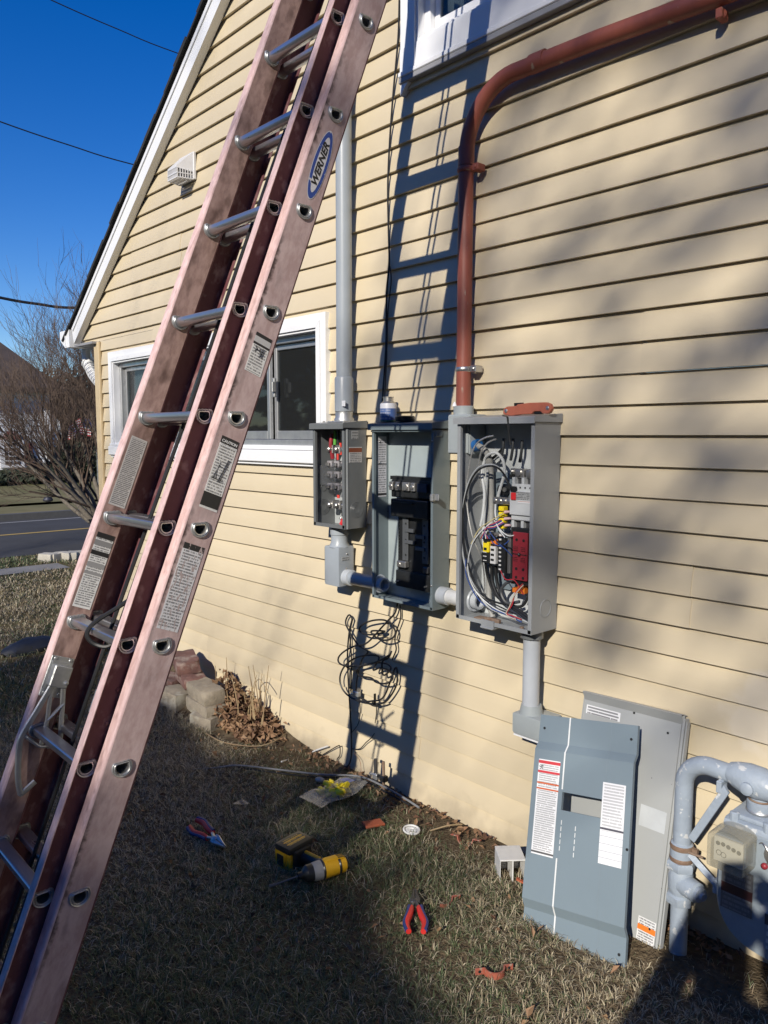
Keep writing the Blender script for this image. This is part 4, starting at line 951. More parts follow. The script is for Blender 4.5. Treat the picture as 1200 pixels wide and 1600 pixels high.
wire([(771, 681, -.12), (758, 684, -.125), (746, 692, -.13), (738, 706, -.13), (733, 730, -.125), (729, 760, -.12), (731, 800, -.12), (739, 840, -.12), (752, 872, -.1), (757, 905, -.06), (758, 940, -.05), (770, 958, -.08)], .0032, m_silver)
wire([(775, 686, -.11), (762, 692, -.11), (752, 706, -.11), (748, 730, -.1), (752, 760, -.09)], .0032, m_silver)
wire([(798, 766, -.095), (790, 745, -.10), (779, 732, -.115), (765, 728, -.13), (747, 735, -.135), (734, 755, -.135), (725, 790, -.135), (723, 830, -.135), (730, 875, -.13), (742, 910, -.12), (762, 935, -.11), (790, 945, -.1)], .0036, m_blackp)
wire([(797, 762, -.09), (788, 742, -.095), (777, 729, -.11), (763, 726, -.125), (746, 732, -.13), (732, 755, -.13), (724, 790, -.13), (721, 835, -.13), (726, 880, -.13), (742, 918, -.12), (765, 950, -.11), (800, 962, -.1), (826, 973, -.1)], .0036, m_greyw)
wire([(760, 822, -.11), (745, 840, -.12), (733, 862, -.13), (730, 890, -.13), (739, 915, -.125), (757, 935, -.11), (785, 950, -.1), (806, 960, -.1)], .0028, m_blackp)
wire([(770, 815, -.10), (750, 832, -.12), (737, 852, -.13), (731, 880, -.13), (734, 905, -.13), (748, 930, -.12), (772, 950, -.11), (803, 964, -.1)], .0024, m_whitew)
wire([(729, 868, -.13), (728, 895, -.13), (740, 925, -.125), (757, 945, -.11), (790, 960, -.11), (815, 972, -.11)], .0024, m_bluew)
wire([(786, 802, -.1), (765, 815, -.11), (748, 828, -.11), (736, 850, -.12)], .0022, mat('pale_yellow_wire', (.55, .48, .25), rough=.4))
for k, (mm, o) in enumerate(((m_redw, 0), (m_bluew, 3), (m_blackp, 6), (m_whitew, 8), (m_redw, 11), (m_bluew, 14), (m_blackp, 17))):
    wire([(783 + o * .3, 812 + k, -.09), (772, 818 + o * .5, -.11), (762 - o * .4, 823 + o * .3, -.115), (751 + o, 842, -.115)], .002, mm, 5, 6)
for k, (mm, a, b) in enumerate(((m_bluew, 770, 838), (m_whitew, 780, 826), (m_blackp, 776, 845), (m_bluew, 772, 850), (m_redw, 790, 905))):
    wire([(a - 8, b - 14, -.10), (a, b, -.11), (a + 14, b + 14 - 3 * k, -.105), (a + 28, b + 4 + 5 * k, -.085)], .002, mm, 6, 6)
wire([(758, 874, -.09), (762, 900, -.08), (775, 930, -.08), (800, 946, -.08), (818, 945, -.07), (829, 920, -.06)], .0055, m_blackp)
wire([(768, 884, -.08), (770, 910, -.08), (782, 936, -.085), (806, 950, -.09), (826, 964, -.095)], .006, m_blackp)
wire([(774, 884, -.07), (778, 915, -.07), (790, 940, -.08), (812, 958, -.09), (829, 972, -.1)], .0065, m_blackp)
wire([(805, 905, -.08), (790, 912, -.09), (783, 925, -.09), (792, 942, -.09), (812, 940, -.08)], .006, mat('charcoal_cable', (.06, .065, .07), rough=.45))
wire([(820, 880, -.03), (828, 900, -.05), (829, 930, -.05), (826, 946, -.06)], .006, m_blackp)
wire([(817, 912, -.09), (806, 925, -.10), (800, 945, -.105), (792, 958, -.11), (800, 962, -.11), (815, 968, -.11)], .0022, m_redw)
wire([(818, 914, -.09), (804, 930, -.105), (796, 948, -.11), (791, 960, -.115), (806, 968, -.115)], .0022, mat('tan_wire', (.5, .42, .33), rough=.4))
wire([(775, 820, -.10), (783, 832, -.11), (789, 840, -.11)], .0022, m_whitew)
wire([(774, 788, -.07), (774, 805, -.08), (777, 818, -.09)], .003, m_whitew)
for a, b in ((786, 697), (801, 697), (815, 700)): wire([(a - 3, b + 22, -.04), (a, b + 4, -.05), (a + 1, b - 12, -.05)], .0055, mat('charcoal_wire', (.05, .055, .06), rough=.4))
wire([(786, 700, -.05), (778, 709, -.05), (770, 716, -.05)], .0055, m_blackp)

# ---- short link, box beside the switch and the red pipe
zl_ = at(705, 933, -.05).z; l2 = empty('link_conduit', 'short white conduit between the breaker panel and the transfer switch', 'conduit', (-2.08, -.05, zl_))
part('tube', MB().tube([(-2.17, -.05, zl_), (-1.99, -.05, zl_)], .030, 22), m_whitep, l2)
part('coupling', MB().lathe([(.036, 0), (.036, .045), (.031, .047)], (-2.168, -.05, zl_), (1, 0, 0), 22), m_pvcl, l2)
jx = empty('junction_box', 'light grey junction box where the rust red pipe ends', 'electrical box', (-2.04, 0, 1.54))
part('body', MB().box(-2.088, -1.975, -.100, -.004, 1.537, 1.690, .006), m_jbox, jx)
part('lid', MB().box(-2.084, -1.979, -.106, -.0995, 1.541, 1.686, .002).box(-2.092, -2.086, -.09, -.012, 1.545, 1.685, .002), m_jbox, jx)
part('hub', MB().lathe([(.040, 0), (.040, .034), (.037, .036)], (-2.058, -.045, 1.688), (0, 0, 1), 22), m_jbox, jx)
part('sealant', MB().lathe([(.010, 0), (.006, .012), (.002, .018)], (-2.078, -.075, 1.722), (0, 0, 1), 8), m_white, jx)
part('nipple', MB().lathe([(.016, 0), (.016, .03)], (-2.03, -.05, 1.507), (0, 0, 1), 14).box(-2.035, -2.022, -.02, -.008, 1.47, 1.53), m_cast, jx)
rp = empty('red_pipe', 'rust red painted metal pipe rising from the box and bending right across the siding', 'pipe', (-2.063, -.04, 1.7))
bend = [(-2.060, -.045, 1.715), (-2.061, -.042, 2.1), (-2.062, -.04, 2.66)]
c = Vector((-1.84, -.04, 2.66)); R_ = .222
arc = [(c.x - R_ * math.cos(t), -.04, c.z + R_ * 1.07 * math.sin(t)) for t in [PI / 2 * i / 12 for i in range(13)]]
part('tube', MB().tube(bend + arc[1:] + [(-1.5, -.04, 2.888), (-1.1, -.04, 2.866), (.6, -.04, 2.78)], .0292, 22), m_red, rp)
part('coupling', MB().tube([(-1.76, -.04, 2.8975), (-1.70, -.04, 2.897)], .0325, 22), m_red, rp); part('coupling', MB().tube([(-2.0615, -.04, 2.63), (-2.061, -.04, 2.70)], .0312, 22), m_red, rp)
for z, mm in ((2.615, m_redp), (1.865, m_steel)):
    s_ = MB().ring((-2.061, -.041, z), (0, 0, 1), .0303, .0040, 24, 8, sq=2.6).box(-2.025, -1.995, -.05, -.005, z - .013, z + .013, .003); screw(s_, (-2.008, -.05, z), (0, -1, 0), .007)
    part('pipe_clamp', s_, mm, rp, label='zinc clamp' if z < 2 else 'painted clamp')
part('pipe_clamp', MB().box(-1.105, -1.085, -.05, -.005, 2.80, 2.83, .003).ring((-1.095, -.03, 2.815), (0, 1, 0), .012, .004, 14, 6), m_redp, rp)

# ---- conduit and box under the switch
dc = empty('drop_conduit', 'pale grey conduit dropping from the transfer switch to a small box', 'conduit', (-1.688, -.075, .6))
part('tube', MB().tube([(-1.688, -.075, .60), (-1.688, -.075, .905)], .031, 24), m_pvcl, dc)
part('locknut', MB().lathe([(.042, 0), (.042, .03)], (-1.688, -.075, .876), (0, 0, 1), 20), m_box1, dc)
part('outlet_body', MB().box(-1.738, -1.60, -.115, -.004, .512, .592, .007).lathe([(.044, 0), (.037, .035)], (-1.688, -.07, .590), (0, 0, 1), 20).box(-1.742, -1.736, -.11, -.01, .518, .586), m_jbox, dc)
part('gasket', MB().box(-1.735, -1.60, -.112, -.006, .505, .511), m_white, dc)

# ---- things resting on the boxes
cn2 = empty('primer_can', 'small blue and white can of primer on top of the breaker panel', 'can', (-2.485, -.045, 1.664))
part('body', MB().lathe([(.036, 0), (.036, .072), (.034, .078)], (-2.482, -.055, 1.668), (0, 0, 1), 22), label_mat('can_label', 0, 2, 7, ((0, .28, (.55, .56, .60)), (.92, 1, (.03, .12, .07))), paper=(.05, .10, .27), ink=(.3, .33, .42)), cn2)
part('neck', MB().lathe([(.033, 0), (.026, .008), (.022, .010), (.022, .024), (.024, .025), (.024, .028)], (-2.482, -.055, 1.746), (0, 0, 1), 18), m_steel, cn2)
solo('lid', MB().lathe([(.038, 0), (.042, .006), (.042, .020), (.036, .024)], (-2.372, -.06, 1.667), (0, 0, 1), 22), m_blackp, 'flat black lid lying on top of the breaker panel', 'lid')
kn = empty('folding_knife', 'rust red folding utility knife lying on top of the transfer switch', 'knife', (-1.71, -.09, 1.69))
kz = 1.681; hp = [(0, .012), (.004, .026), (.02, .033), (.06, .034), (.066, .040), (.12, .044), (.19, .044), (.206, .038), (.214, .022), (.206, .008), (.195, .004), (.175, .005), (.168, .013), (.14, .014), (.13, .004), (.08, .003), (.04, -.001), (.015, .001), (.003, .005)]
Mk = frame((-1.822, -.078, kz), (1, 0, -.006), (0, 0, 1), (0, -1, 0))
part('handle', MB().prism(hp, .018, Mk, b=.002), mat('rust_red_anodised', (.44, .13, .075), (.38, .11, .065), rough=.5, metal=.0, scale=40), kn)
ks = MB()
for a in (.016, .198): ks.lathe([(.007, 0), (.007, .0195), (.004, .021)], Mk @ Vector((a, .017 if a < .1 else .024, 0)), (0, -1, 0), 12)
part('pivot_screw', ks, m_steel, kn)
part('blade_spine', MB().box(-1.775, -1.735, -.09, -.085, 1.712, 1.726).box(-1.685, -1.65, -.09, -.084, 1.683, 1.694), m_blackp, kn)
solo('allen_key', MB().tube([at(793, 652, -.17), at(795, 675, -.168), at(798, 696, -.165)], [.0034, .0030, .0045], 8).tube([at(793, 652, -.17), (-1.80, -.12, 1.682)], .0034, 8), m_blackp, 'thin black tool hanging from the top edge of the transfer switch', 'tool')

# ================================================================== cables hanging on the wall
def cable(name, pts, r, m, label, cat, n=7, k=7):
    P = [at(*p) if isinstance(p, tuple) else p for p in pts]
    return solo(name, MB().tube(spline([Vector(q) for q in P], n), r, k), m, label, cat)
W3 = lambda a: Vector(a)
cable('coaxial_cable', [(626, -60, -.010), (624, 0, -.008), (622, 60, -.008), (614, 150, -.010), (609, 220, -.009), (606, 290, -.008), (607, 360, -.008), (608, 410, -.010), (604, 460, -.009), (603, 540, -.010), (598, 620, -.010), (596, 690, -.009), (606, 800, -.006)], .0042, m_black, 'black cable running down the siding in the ladder shadow', 'cable')
cable('coaxial_cable', [(609, 416, -.010), (611, 440, -.011), (606, 490, -.012), (604, 560, -.010), (601, 625, -.012), (600, 680, -.009)], .0030, m_black, 'thin second black strand beside the cable above the primer can', 'cable')
lp = []
def arc_(cx, cy, rx, ry, a0, a1, tilt, y, n):
    for i in range(n):
        t = math.radians(a0 + (a1 - a0) * i / n); x = rx * math.cos(t); z = ry * math.sin(t); tt = math.radians(tilt)
        lp.append((cx + x * math.cos(tt) - z * math.sin(tt), cy + x * math.sin(tt) + z * math.cos(tt), y + random.uniform(-.006, .006)))
lp += [(621, 940, -.02), (617, 958, -.025), (603, 973, -.035)]
arc_(586, 980, 25, 11, -20, -340, -10, -.045, 9)
arc_(599, 986, 19, 14, -200, -480, 15, -.05, 8)
arc_(571, 1022, 44, 17, -80, -350, -14, -.055, 10)
arc_(588, 1014, 24, 22, 10, 95, 0, -.05, 3)
arc_(584, 1047, 27, 11, 60, -250, -8, -.045, 9)
arc_(596, 1056, 18, 12, 150, -180, 10, -.05, 9)
arc_(574, 1060, 43, 36, -60, -330, -6, -.04, 10)
lp += [(618, 1043, -.03), (620, 1068, -.03), (607, 1092, -.035), (594, 1100, -.035), (578, 1100, -.03), (566, 1092, -.03), (556, 1086, -.03)]
cable('coaxial_cable', lp, .0042, m_black, 'coil of loose black cable hanging below the breaker panel', 'cable', n=6)
cable('coaxial_cable', [(556, 1086, -.03), (558, 1060, -.025), (566, 1030, -.025), (575, 1018, -.03), (560, 1008, -.04), (545, 985, -.03), (540, 972, -.018), (545, 961, -.015), (550, 967, -.02), (546, 985, -.02), (543, 1020, -.014), (544, 1060, -.012), (547, 1110, -.012), (549, 1150, -.012), (549, 1180, -.014), (545, 1195, -.02), (537, 1200, -.03)], .0040, m_black, 'long black cable dropping straight from the hook to the soil', 'cable')
cable('coaxial_cable', [(551, 967, -.02), (547, 990, -.018), (549, 1030, -.014), (548, 1080, -.012)], .0036, m_black, 'short black strand beside the cable hook on the wall', 'cable')
cable('coaxial_cable', [(625, 945, -.015), (626, 965, -.015), (620, 985, -.02), (617, 1000, -.02), (619, 1015, -.02), (613, 1030, -.02)], .0034, m_black, 'black cable end leaving the bottom of the breaker panel', 'cable')
cable('thin_wire', [(561, 1090, -.025), (563, 1110, -.012), (560, 1130, -.012), (552, 1142, -.012), (548, 1145, -.012)], .0022, m_black, 'thin black wire hanging from the cable splitter', 'wire')
cable('thin_wire', [(588, 1102, -.02), (588, 1115, -.014), (586, 1130, -.012)], .0020, m_black, 'short thin wire under the lower cable connector', 'wire')
cable('thin_wire', [(550, 1170, -.013), (562, 1170, -.012), (572, 1160, -.012), (580, 1153, -.012), (585, 1146, -.012)], .0024, m_black, 'thin kinked wire sticking out right of the dropped cable', 'wire')
cable('thin_wire', [(500, 1182, -.012), (515, 1173, -.012), (527, 1166, -.012), (531, 1166, -.012), (531, 1180, -.012), (527, 1186, -.012), (526, 1197, -.018)], .0026, m_black, 'bent black wire low on the wall left of the dropped cable', 'wire')
cable('thin_wire', [(553, 1176, -.014), (562, 1188, -.02), (564, 1205, -.03), (561, 1225, -.06)], .0014, mat('copper_wire', (.45, .26, .14), rough=.4, metal=.6), 'fine copper wire looping to the soil', 'wire')
sp_ = empty('cable_splitter', 'small metal cable splitter hanging on the black coil', 'connector', at(558, 1084, -.03))
a = at(558, 1084, -.034); part('body', MB().box(a.x - .022, a.x + .018, -.045, -.025, a.z - .012, a.z + .012, .003), m_cast, sp_)
part('port', MB().lathe([(.006, 0), (.006, .02)], (a.x - .02, -.035, a.z - .004), (-1, 0, -.3), 8).lathe([(.006, 0), (.006, .02)], (a.x + .006, -.035, a.z + .01), (.3, 0, 1), 8), m_steel, sp_)
a = at(587, 1100, -.03); part('body', MB().box(a.x - .02, a.x + .02, -.04, -.028, a.z - .007, a.z + .007, .003).box(a.x - .003, a.x + .003, -.04, -.03, a.z, a.z + .05), m_blackp, empty('cable_connector', 'small black connector at the bottom of the cable coil', 'connector', a))
for i, (px, top_, bot_) in enumerate(((587, 1186, 1250), (599, 1190, 1256))):
    b = gd(px + 1, bot_ - 10, 0.0); y = -.055 - .01 * i; b = at(px + 1, bot_, y); t = at(px, top_, y)
    rd = empty('ground_rod', ('ground rod with a brass clamp', 'thinner ground rod right of the clamped one')[i] + ' standing at the foot of the wall', 'rod', (b.x, y, 0), 'ground rods at the foot of the wall')
    part('rod', MB().tube([(b.x, y, -.08), (t.x, y, t.z)], .009 - .002 * i, 10), m_rust if i else m_jaw, rd)
    zc = at(px, 1212 + 4 * i, y).z
    part('clamp', MB().box(b.x - .016, b.x + .016, y - .014, y + .014, zc - .014, zc + .014, .004).lathe([(.005, 0), (.005, .02), (.008, .021), (.008, .027)], (b.x - .014, y, zc), (-1, 0, 0), 8), m_cast if i == 0 else m_blackp, rd)
cable('ground_cable', [W3(gd(300, 1202, .012)), W3(gd(335, 1200, .014)), W3(gd(372, 1196, .028)), W3(gd(430, 1202, .03)), W3(gd(500, 1210, .032)), W3(gd(560, 1213, .030)), W3(gd(598, 1228, .028)), W3(gd(630, 1246, .02)), W3(gd(655, 1262, .012))], .0048, mat('dull_grey_cable', (.20, .205, .21), rough=.5), 'thick grey cable lying on the ground along the wall', 'cable', k=9)
cable('ground_cable', [W3(gd(372, 1199, .018)), W3(gd(470, 1212, .014)), W3(gd(560, 1218, .012)), W3(gd(600, 1236, .012)), W3(gd(640, 1258, .008))], .0045, m_black, 'black cable lying beneath the thick grey cable', 'cable')
cable('dry_stick', [W3(gd(440, 1190, .015)), (470, 1182, -.06), (495, 1172, -.02), (512, 1166, -.014)], .0042, m_whitep, 'thin white plastic stick leaning on the wall', 'stick')
cable('dry_stick', [W3(gd(322, 1146, .02)), W3(gd(350, 1160, .03)), W3(gd(395, 1166, .03)), W3(gd(425, 1160, .05)), (446, 1146, -.03)], .0028, m_straw, 'long tan stick lying below the leaf pile', 'stick')
cable('dry_stick', [W3(gd(672, 1298, .02)), W3(gd(700, 1290, .04)), W3(gd(722, 1288, .03))], .003, m_straw, 'pale straw stalk near the foot of the wall', 'stick')

# ================================================================== loose covers
from mathutils import Euler
def rotvec(v):
    v = Vector(v); return Matrix.Rotation(v.length, 4, v.normalized())
Mc = Matrix.Translation((-1.478, -.398, -.018)) @ rotvec((1.209, -.065, .168))
cv = empty('panel_cover', 'blue grey panel cover with two white labels leaning on a paler cover', 'cover', Mc)
w_, h_, d_ = .36, .705, .022
cs = MB(); b1_, b2_ = .095, .60; ins = .012
# folded sheet: flat middle stands proud, both ends step back
prof_ = [(0, -d_ * .9), (b1_ - .015, -d_ * .9), (b1_ + .015, 0), (b2_ - .012, 0), (b2_ + .014, -d_ * .8), (h_, -d_ * .8)]
for i in range(len(prof_) - 1):
    (ya, za), (yb, zb) = prof_[i], prof_[i + 1]
    if 2 == i:      # with the window cut out
        hx0, hx1, hy0, hy1 = .118, .262, .405, .462
        for (p, q, r, s_) in ((0, hx0, ya, yb), (hx1, w_, ya, yb), (hx0, hx1, ya, hy0), (hx0, hx1, hy1, yb)):
            cs.add([(p, r, 0), (q, r, 0), (q, s_, 0), (p, s_, 0)], [(0, 1, 2, 3)])
        cs.add([(hx0, hy0, 0), (hx1, hy0, 0), (hx1, hy1, 0), (hx0, hy1, 0), (hx0, hy0, -.012), (hx1, hy0, -.012), (hx1, hy1, -.012), (hx0, hy1, -.012)], [(0, 1, 5, 4), (1, 2, 6, 5), (2, 3, 7, 6), (3, 0, 4, 7)])
    else: cs.add([(0, ya, za), (w_, ya, za), (w_, yb, zb), (0, yb, zb)], [(0, 1, 2, 3)])
cs.add([(0, y, z) for y, z in prof_] + [(0, y, z - .014) for y, z in prof_], [(i, i + 1, 7 + i, 6 + i) for i in range(5)])
cs.add([(w_, y, z) for y, z in prof_] + [(w_, y, z - .014) for y, z in prof_], [(i, i + 1, 7 + i, 6 + i) for i in range(5)])
cs.add([(0, 0, -d_ * .9), (w_, 0, -d_ * .9), (w_, 0, -d_ * .9 - .014), (0, 0, -d_ * .9 - .014)], [(0, 1, 2, 3)])
part('sheet', cs, m_cover, cv, True, 12)
sw = MB(); pp = prof_
for i in range(5):
    (ya, za), (yb, zb) = pp[i], pp[i + 1]
    for x, ww in ((.117, .0026), (.270, .0009)):
        segs = [(ya, yb)]
        if i == 2 and x < .2: segs = [(ya + .26, yb)] if False else [(ya, .255), (.47, yb)]
        for a, b in segs:
            f = lambda y: za + (zb - za) * (y - ya) / (yb - ya)
            sw.add([(x - ww, a, f(a) + .0012), (x + ww, a, f(a) + .0012), (x + ww, b, f(b) + .0012), (x - ww, b, f(b) + .0012)], [(0, 1, 2, 3)], 0 if x < .2 else 1)
for x, a, b in ((.124, .28, .38), (.176, .27, .37)):
    for k in range(5): sw.box(x - .0012, x + .0012, a + k * .02, a + k * .02 + .014, .0008, .0016)
part('scored_seam', sw, [m_score, m_plate3], cv, True, 0)
ch = MB()
for u, v, z in ((.02, .66, -.017), (w_ - .02, .66, -.017), (.02, .03, -.019), (w_ - .02, .03, -.019), (.355, .33, .0003)): ch.lathe([(.0045, 0), (.0045, .0012)], (u, v, z), (0, 0, 1), 10)
part('screw_hole', ch, m_blackp, cv, True)
RED = (.55, .05, .06)
part('safety_label', MB().box(.020, .103, .252, .556, .0008, .0016), label_mat('danger_label', 0, 1, 44, ((.012, .045, RED), (.12, .145, RED), (.245, .262, (.55, .12, .04)), (.305, .322, (.55, .12, .04)), (.965, .985, (.1, .1, .1))), paper=(.74, .75, .76), dense=.38, strength=.5), cv, True, 0, 'white safety label with red bars')
part('circuit_label', MB().box(.262, .340, .272, .516, .0008, .0016), label_mat('circuit_label', 0, 1, 26, ((.56, .585, (.08, .08, .1)), (.60, .99, (.70, .72, .74)), (.66, .665, (.3, .3, .35)), (.75, .755, (.3, .3, .35)), (.84, .845, (.3, .3, .35)), (.92, .925, (.3, .3, .35))), paper=(.74, .75, .77), strength=.4, dense=.36), cv, True, 0, 'white circuit directory label')
sk2 = MB(); hx, hy, hs = .034, .530, .0085
for a, b in (((0, 1), (0, .2)), ((0, .2), (-.6, -.8)), ((0, .2), (.5, -.8)), ((-.6, .6), (.7, .5)), ((-1.2, .3), (-.4, .0))):
    sk2.tube([(hx + a[0] * hs, hy + a[1] * hs, .0022), (hx + b[0] * hs, hy + b[1] * hs, .0022)], .0009, 4)
part('printed_figure', sk2, m_blackp, cv, True)
Mb = Matrix.Translation((-1.4716, -.198, -.036)) @ rotvec((1.321, -.088, -.022))
cb_ = empty('enclosure_door', 'pale grey enclosure door leaning on the wall behind the blue grey cover', 'cover', Mb)
w2, h2 = .379, .768
ds = MB().box(0, w2, 0, h2, -.003, 0, 0)
ds.add([(0, h2 - .030, .0), (w2, h2 - .030, .0), (w2, h2 - .002, .020), (0, h2 - .002, .020), (w2, h2, .016), (0, h2, .016), (w2, h2, -.02), (0, h2, -.02)], [(0, 1, 2, 3), (3, 2, 4, 5), (5, 4, 6, 7)])
ds.box(w2 - .006, w2 - .004, 0, h2 - .03, 0, .008).box(w2 - .004, w2 + .004, 0, h2 - .01, -.024, .004, .0015).box(w2 + .006, w2 + .010, .0, h2 - .02, -.02, -.002).box(-.004, 0, 0, h2 - .01, -.024, .002).box(0, w2, -.003, 0, -.02, 0)
part('sheet', ds, m_cover2, cb_, True, 20)
dn = MB()
for u, v in ((.03, .03), (w2 - .03, .10), (.20, .735), (w2 - .05, .70)): dn.lathe([(.004, 0), (.004, .0012)], (u, v, .0003), (0, 0, 1), 8)
part('screw_hole', dn, m_blackp, cb_, True)
part('note_label', MB().box(.012, .150, h2 - .075, h2 - .045, .0006, .0014), label_mat('door_note', 0, 1, 3, (), paper=(.74, .75, .76), dense=.35, margin=.04), cb_, True, 0)
part('blank_plate', MB().box(w2 - .112, w2 - .020, .392, .458, .0006, .0014), mat('blank_plate_paint', (.52, .55, .57), rough=.4), cb_, True, 0)
part('warning_label', MB().box(w2 - .072, w2 - .010, .055, .125, .0006, .0014), label_mat('door_warning', 0, 1, 9, ((.32, .56, (.75, .20, .03)),), paper=(.70, .71, .72)), cb_, True, 0, 'white sticker with an orange bar')

# ================================================================== gas meter
gm = empty('gas_meter', 'grey painted gas meter with a round dial box and bent inlet pipe', 'gas meter', (-.85, -.2, .1))
GX, GY = -1.045, -.175
part('inlet_pipe', MB().tube([(GX, GY, -.05), (GX, GY, .30)], .026, 18).tube([(GX, GY, .28), (GX, GY, .575)] + [(GX + .075 - .075 * math.cos(t), GY, .575 + .075 * math.sin(t)) for t in [PI / 2 * i / 8 for i in range(1, 9)]] + [(-.90, GY, .648), (-.875, GY, .648)], .0265, 20), m_gas, gm)
part('coupling', MB().lathe([(.027, 0), (.033, .003), (.033, .05), (.027, .054)], (GX, GY, .335), (0, 0, 1), 18), m_gas, gm)
part('rust_band', MB().lathe([(.0335, 0), (.0345, .003), (.0345, .010), (.0335, .013)], (GX, GY, .333), (0, 0, 1), 18), m_rust, gm)
part('rust_band', MB().ring((-.825, GY, .603), (0, 0, 1), .0295, .003, 18, 5), m_rust, gm)
part('pipe_clamp', MB().ring((GX, GY, .378), (0, 0, 1), .0315, .004, 20, 6, sq=2.2).box(GX + .03, GX + .05, GY - .006, GY + .006, .372, .384).tube([(GX + .03, GY - .02, .376), (GX + .075, GY - .02, .378)], .004, 8), m_rust, gm)
part('hex_nut', MB().lathe([(.041, 0), (.043, .006), (.043, .022), (.039, .027)], (GX, GY, .306), (0, 0, 1), 6), m_gas, gm)
part('valve', MB().lathe([(.030, 0), (.036, .015), (.036, .065), (.030, .08)], (GX, GY, .228), (0, 0, 1), 16).lathe([(.032, -.03), (.030, .035), (.022, .038), (.022, .05), (.011, .052), (.011, .062)], (GX + .03, GY - .012, .265), (1, -.35, 0), 16).lathe([(.039, 0), (.041, .006), (.041, .026), (.034, .03)], (GX, GY, .198), (0, 0, 1), 6), m_gas, gm)
part('union', MB().lathe([(.027, -.03), (.036, -.01), (.044, .02), (.046, .06), (.036, .10), (.032, .12)], (-.885, GY, .652), (1, 0, -.10), 20).lathe([(.018, 0), (.018, .012), (.012, .016)], (-.845, GY - .040, .640), (0, -1, 0), 14), m_gas, gm)
part('outlet_pipe', MB().tube([(-.79, GY, .640), (-.55, GY, .62), (-.40, GY, .61)], .031, 18).tube([(-.40, GY, .61), (-.2, -.06, .60), (.2, -.06, .60)], .029, 16).tube([(-.98, -.05, .585), (-.2, -.05, .585)], .017, 14), m_gas, gm)
part('swivel', MB().lathe([(.020, 0), (.020, .035), (.033, .037), (.035, .05), (.035, .062), (.031, .066), (.031, .075), (.024, .08), (.024, .105)][::-1] and [(.024, 0), (.024, .03), (.031, .034), (.035, .04), (.035, .062), (.028, .066), (.022, .07), (.022, .115)], (-.825, GY, .535), (0, 0, 1), 18), m_gas, gm)
part('swivel_collar', MB().ring((-.825, GY, .572), (0, 0, 1), .031, .006, 20, 6), m_cast, gm)
# body: rounded canister lying flat against the wall
by = GY + .005; bd = MB(); prof_b = []
cx, cz, rx, rz = -.735, .36, .185, .18
def lobed(k, y, s=1.0):
    out = []
    for i in range(40):
        t = 2 * PI * i / 40; c, s_ = math.cos(t), math.sin(t)
        e = .72; out.append((cx + rx * s * math.copysign(abs(c) ** e, c), y, cz + rz * s * math.copysign(abs(s_) ** e, s_)))
    return out
loops(bd, [lobed(0, by + .10, .80), lobed(0, by + .085, .95), lobed(0, by + .02, .97), lobed(0, by + .018, 1.06), lobed(0, by - .002, 1.06), lobed(0, by - .004, .97), lobed(0, by - .065, .95), lobed(0, by - .085, .88), lobed(0, by - .09, .6), lobed(0, by - .09, .05)])
bd.add(lobed(0, by + .10, .80), [list(range(40))])
part('body', bd, m_gasb, gm, smooth=40)
tp = MB().box(-.90, -.56, by - .075, by + .075, .515, .55, .02).box(-.885, -.575, by - .06, by + .06, .55, .565, .008)
for x in (-.87, -.78, -.69, -.60): tp.lathe([(.013, 0), (.013, .022), (.009, .025)], (x, by - .062, .545), (0, 0, 1), 10)
part('top_plate', tp, m_gas, gm)
bo = MB()
for i in range(14):
    t = 2 * PI * i / 14; c, s_ = math.cos(t), math.sin(t); e = .72
    bo.lathe([(.010, 0), (.010, .008), (.006, .010)], (cx + rx * 1.015 * math.copysign(abs(c) ** e, c), by - .002, cz + rz * 1.015 * math.copysign(abs(s_) ** e, s_)), (0, -1, 0), 8)
part('bolts', bo, m_gas, gm)
iz0, iz1, ix0, ix1 = .445, .540, -.897, -.795
ic = MB().box(ix0, ix1, by - .175, by - .085, iz0, iz1, .012)
ic2 = MB(); n = 16; pr = [(ix0 + (ix1 - ix0) * (.5 - .5 * math.cos(PI * i / n)), iz1 - .012 + .026 * math.sin(PI * i / n)) for i in range(n + 1)]
ic.add([(x, by - .165, z) for x, z in pr] + [(x, by - .09, z) for x, z in pr], [(i, i + 1, n + 2 + i, n + 1 + i) for i in range(n)])
part('dial_cover', ic, m_smoke, gm)
dp = part('dial_plate', MB().box(ix0 + .012, ix1 - .012, by - .150, by - .143, iz0 + .014, iz1 - .012), m_dial, gm)
dd = MB()
for i, (u, v) in enumerate(((.14, .68), (.32, .70), (.5, .66), (.68, .62), (.86, .58), (.18, .28), (.34, .24))):
    c = (ix0 + .012 + (ix1 - ix0 - .024) * u, by - .151, iz0 + .02 + (iz1 - iz0 - .03) * v)
    if i < 5: dd.lathe([(.006, 0), (.006, .001)], c, (0, -1, 0), 12)
    else: dd.ring(c, (0, -1, 0), .007, .001, 16, 4)
part('dial', dd, m_blackp, dp)
ib = MB().box(ix0 + .01, ix1 - .01, by - .142, by - .085, iz0 + .01, iz1 - .01, .004); part('index_body', ib, m_gasb, gm)
part('data_plate', MB().box(-.885, -.80, by - .0945, by - .0925, .30, .425), label_mat('meter_data_plate', 0, 2, 9, ((.40, .62, (.055, .02, .02)),), paper=(.12, .12, .12), ink=(.26, .26, .26), strength=.5), gm)
part('data_plate', MB().box(-.765, -.68, by - .0955, by - .0925, .235, .335), label_mat('meter_badge', 0, 2, 5, ((.0, .3, (.05, .05, .06)),), paper=(.22, .25, .30), ink=(.6, .6, .6)), gm)
part('seal', MB().ball((-.765, by - .115, .475), (.009, .008, .009), 10), m_redcover, gm)
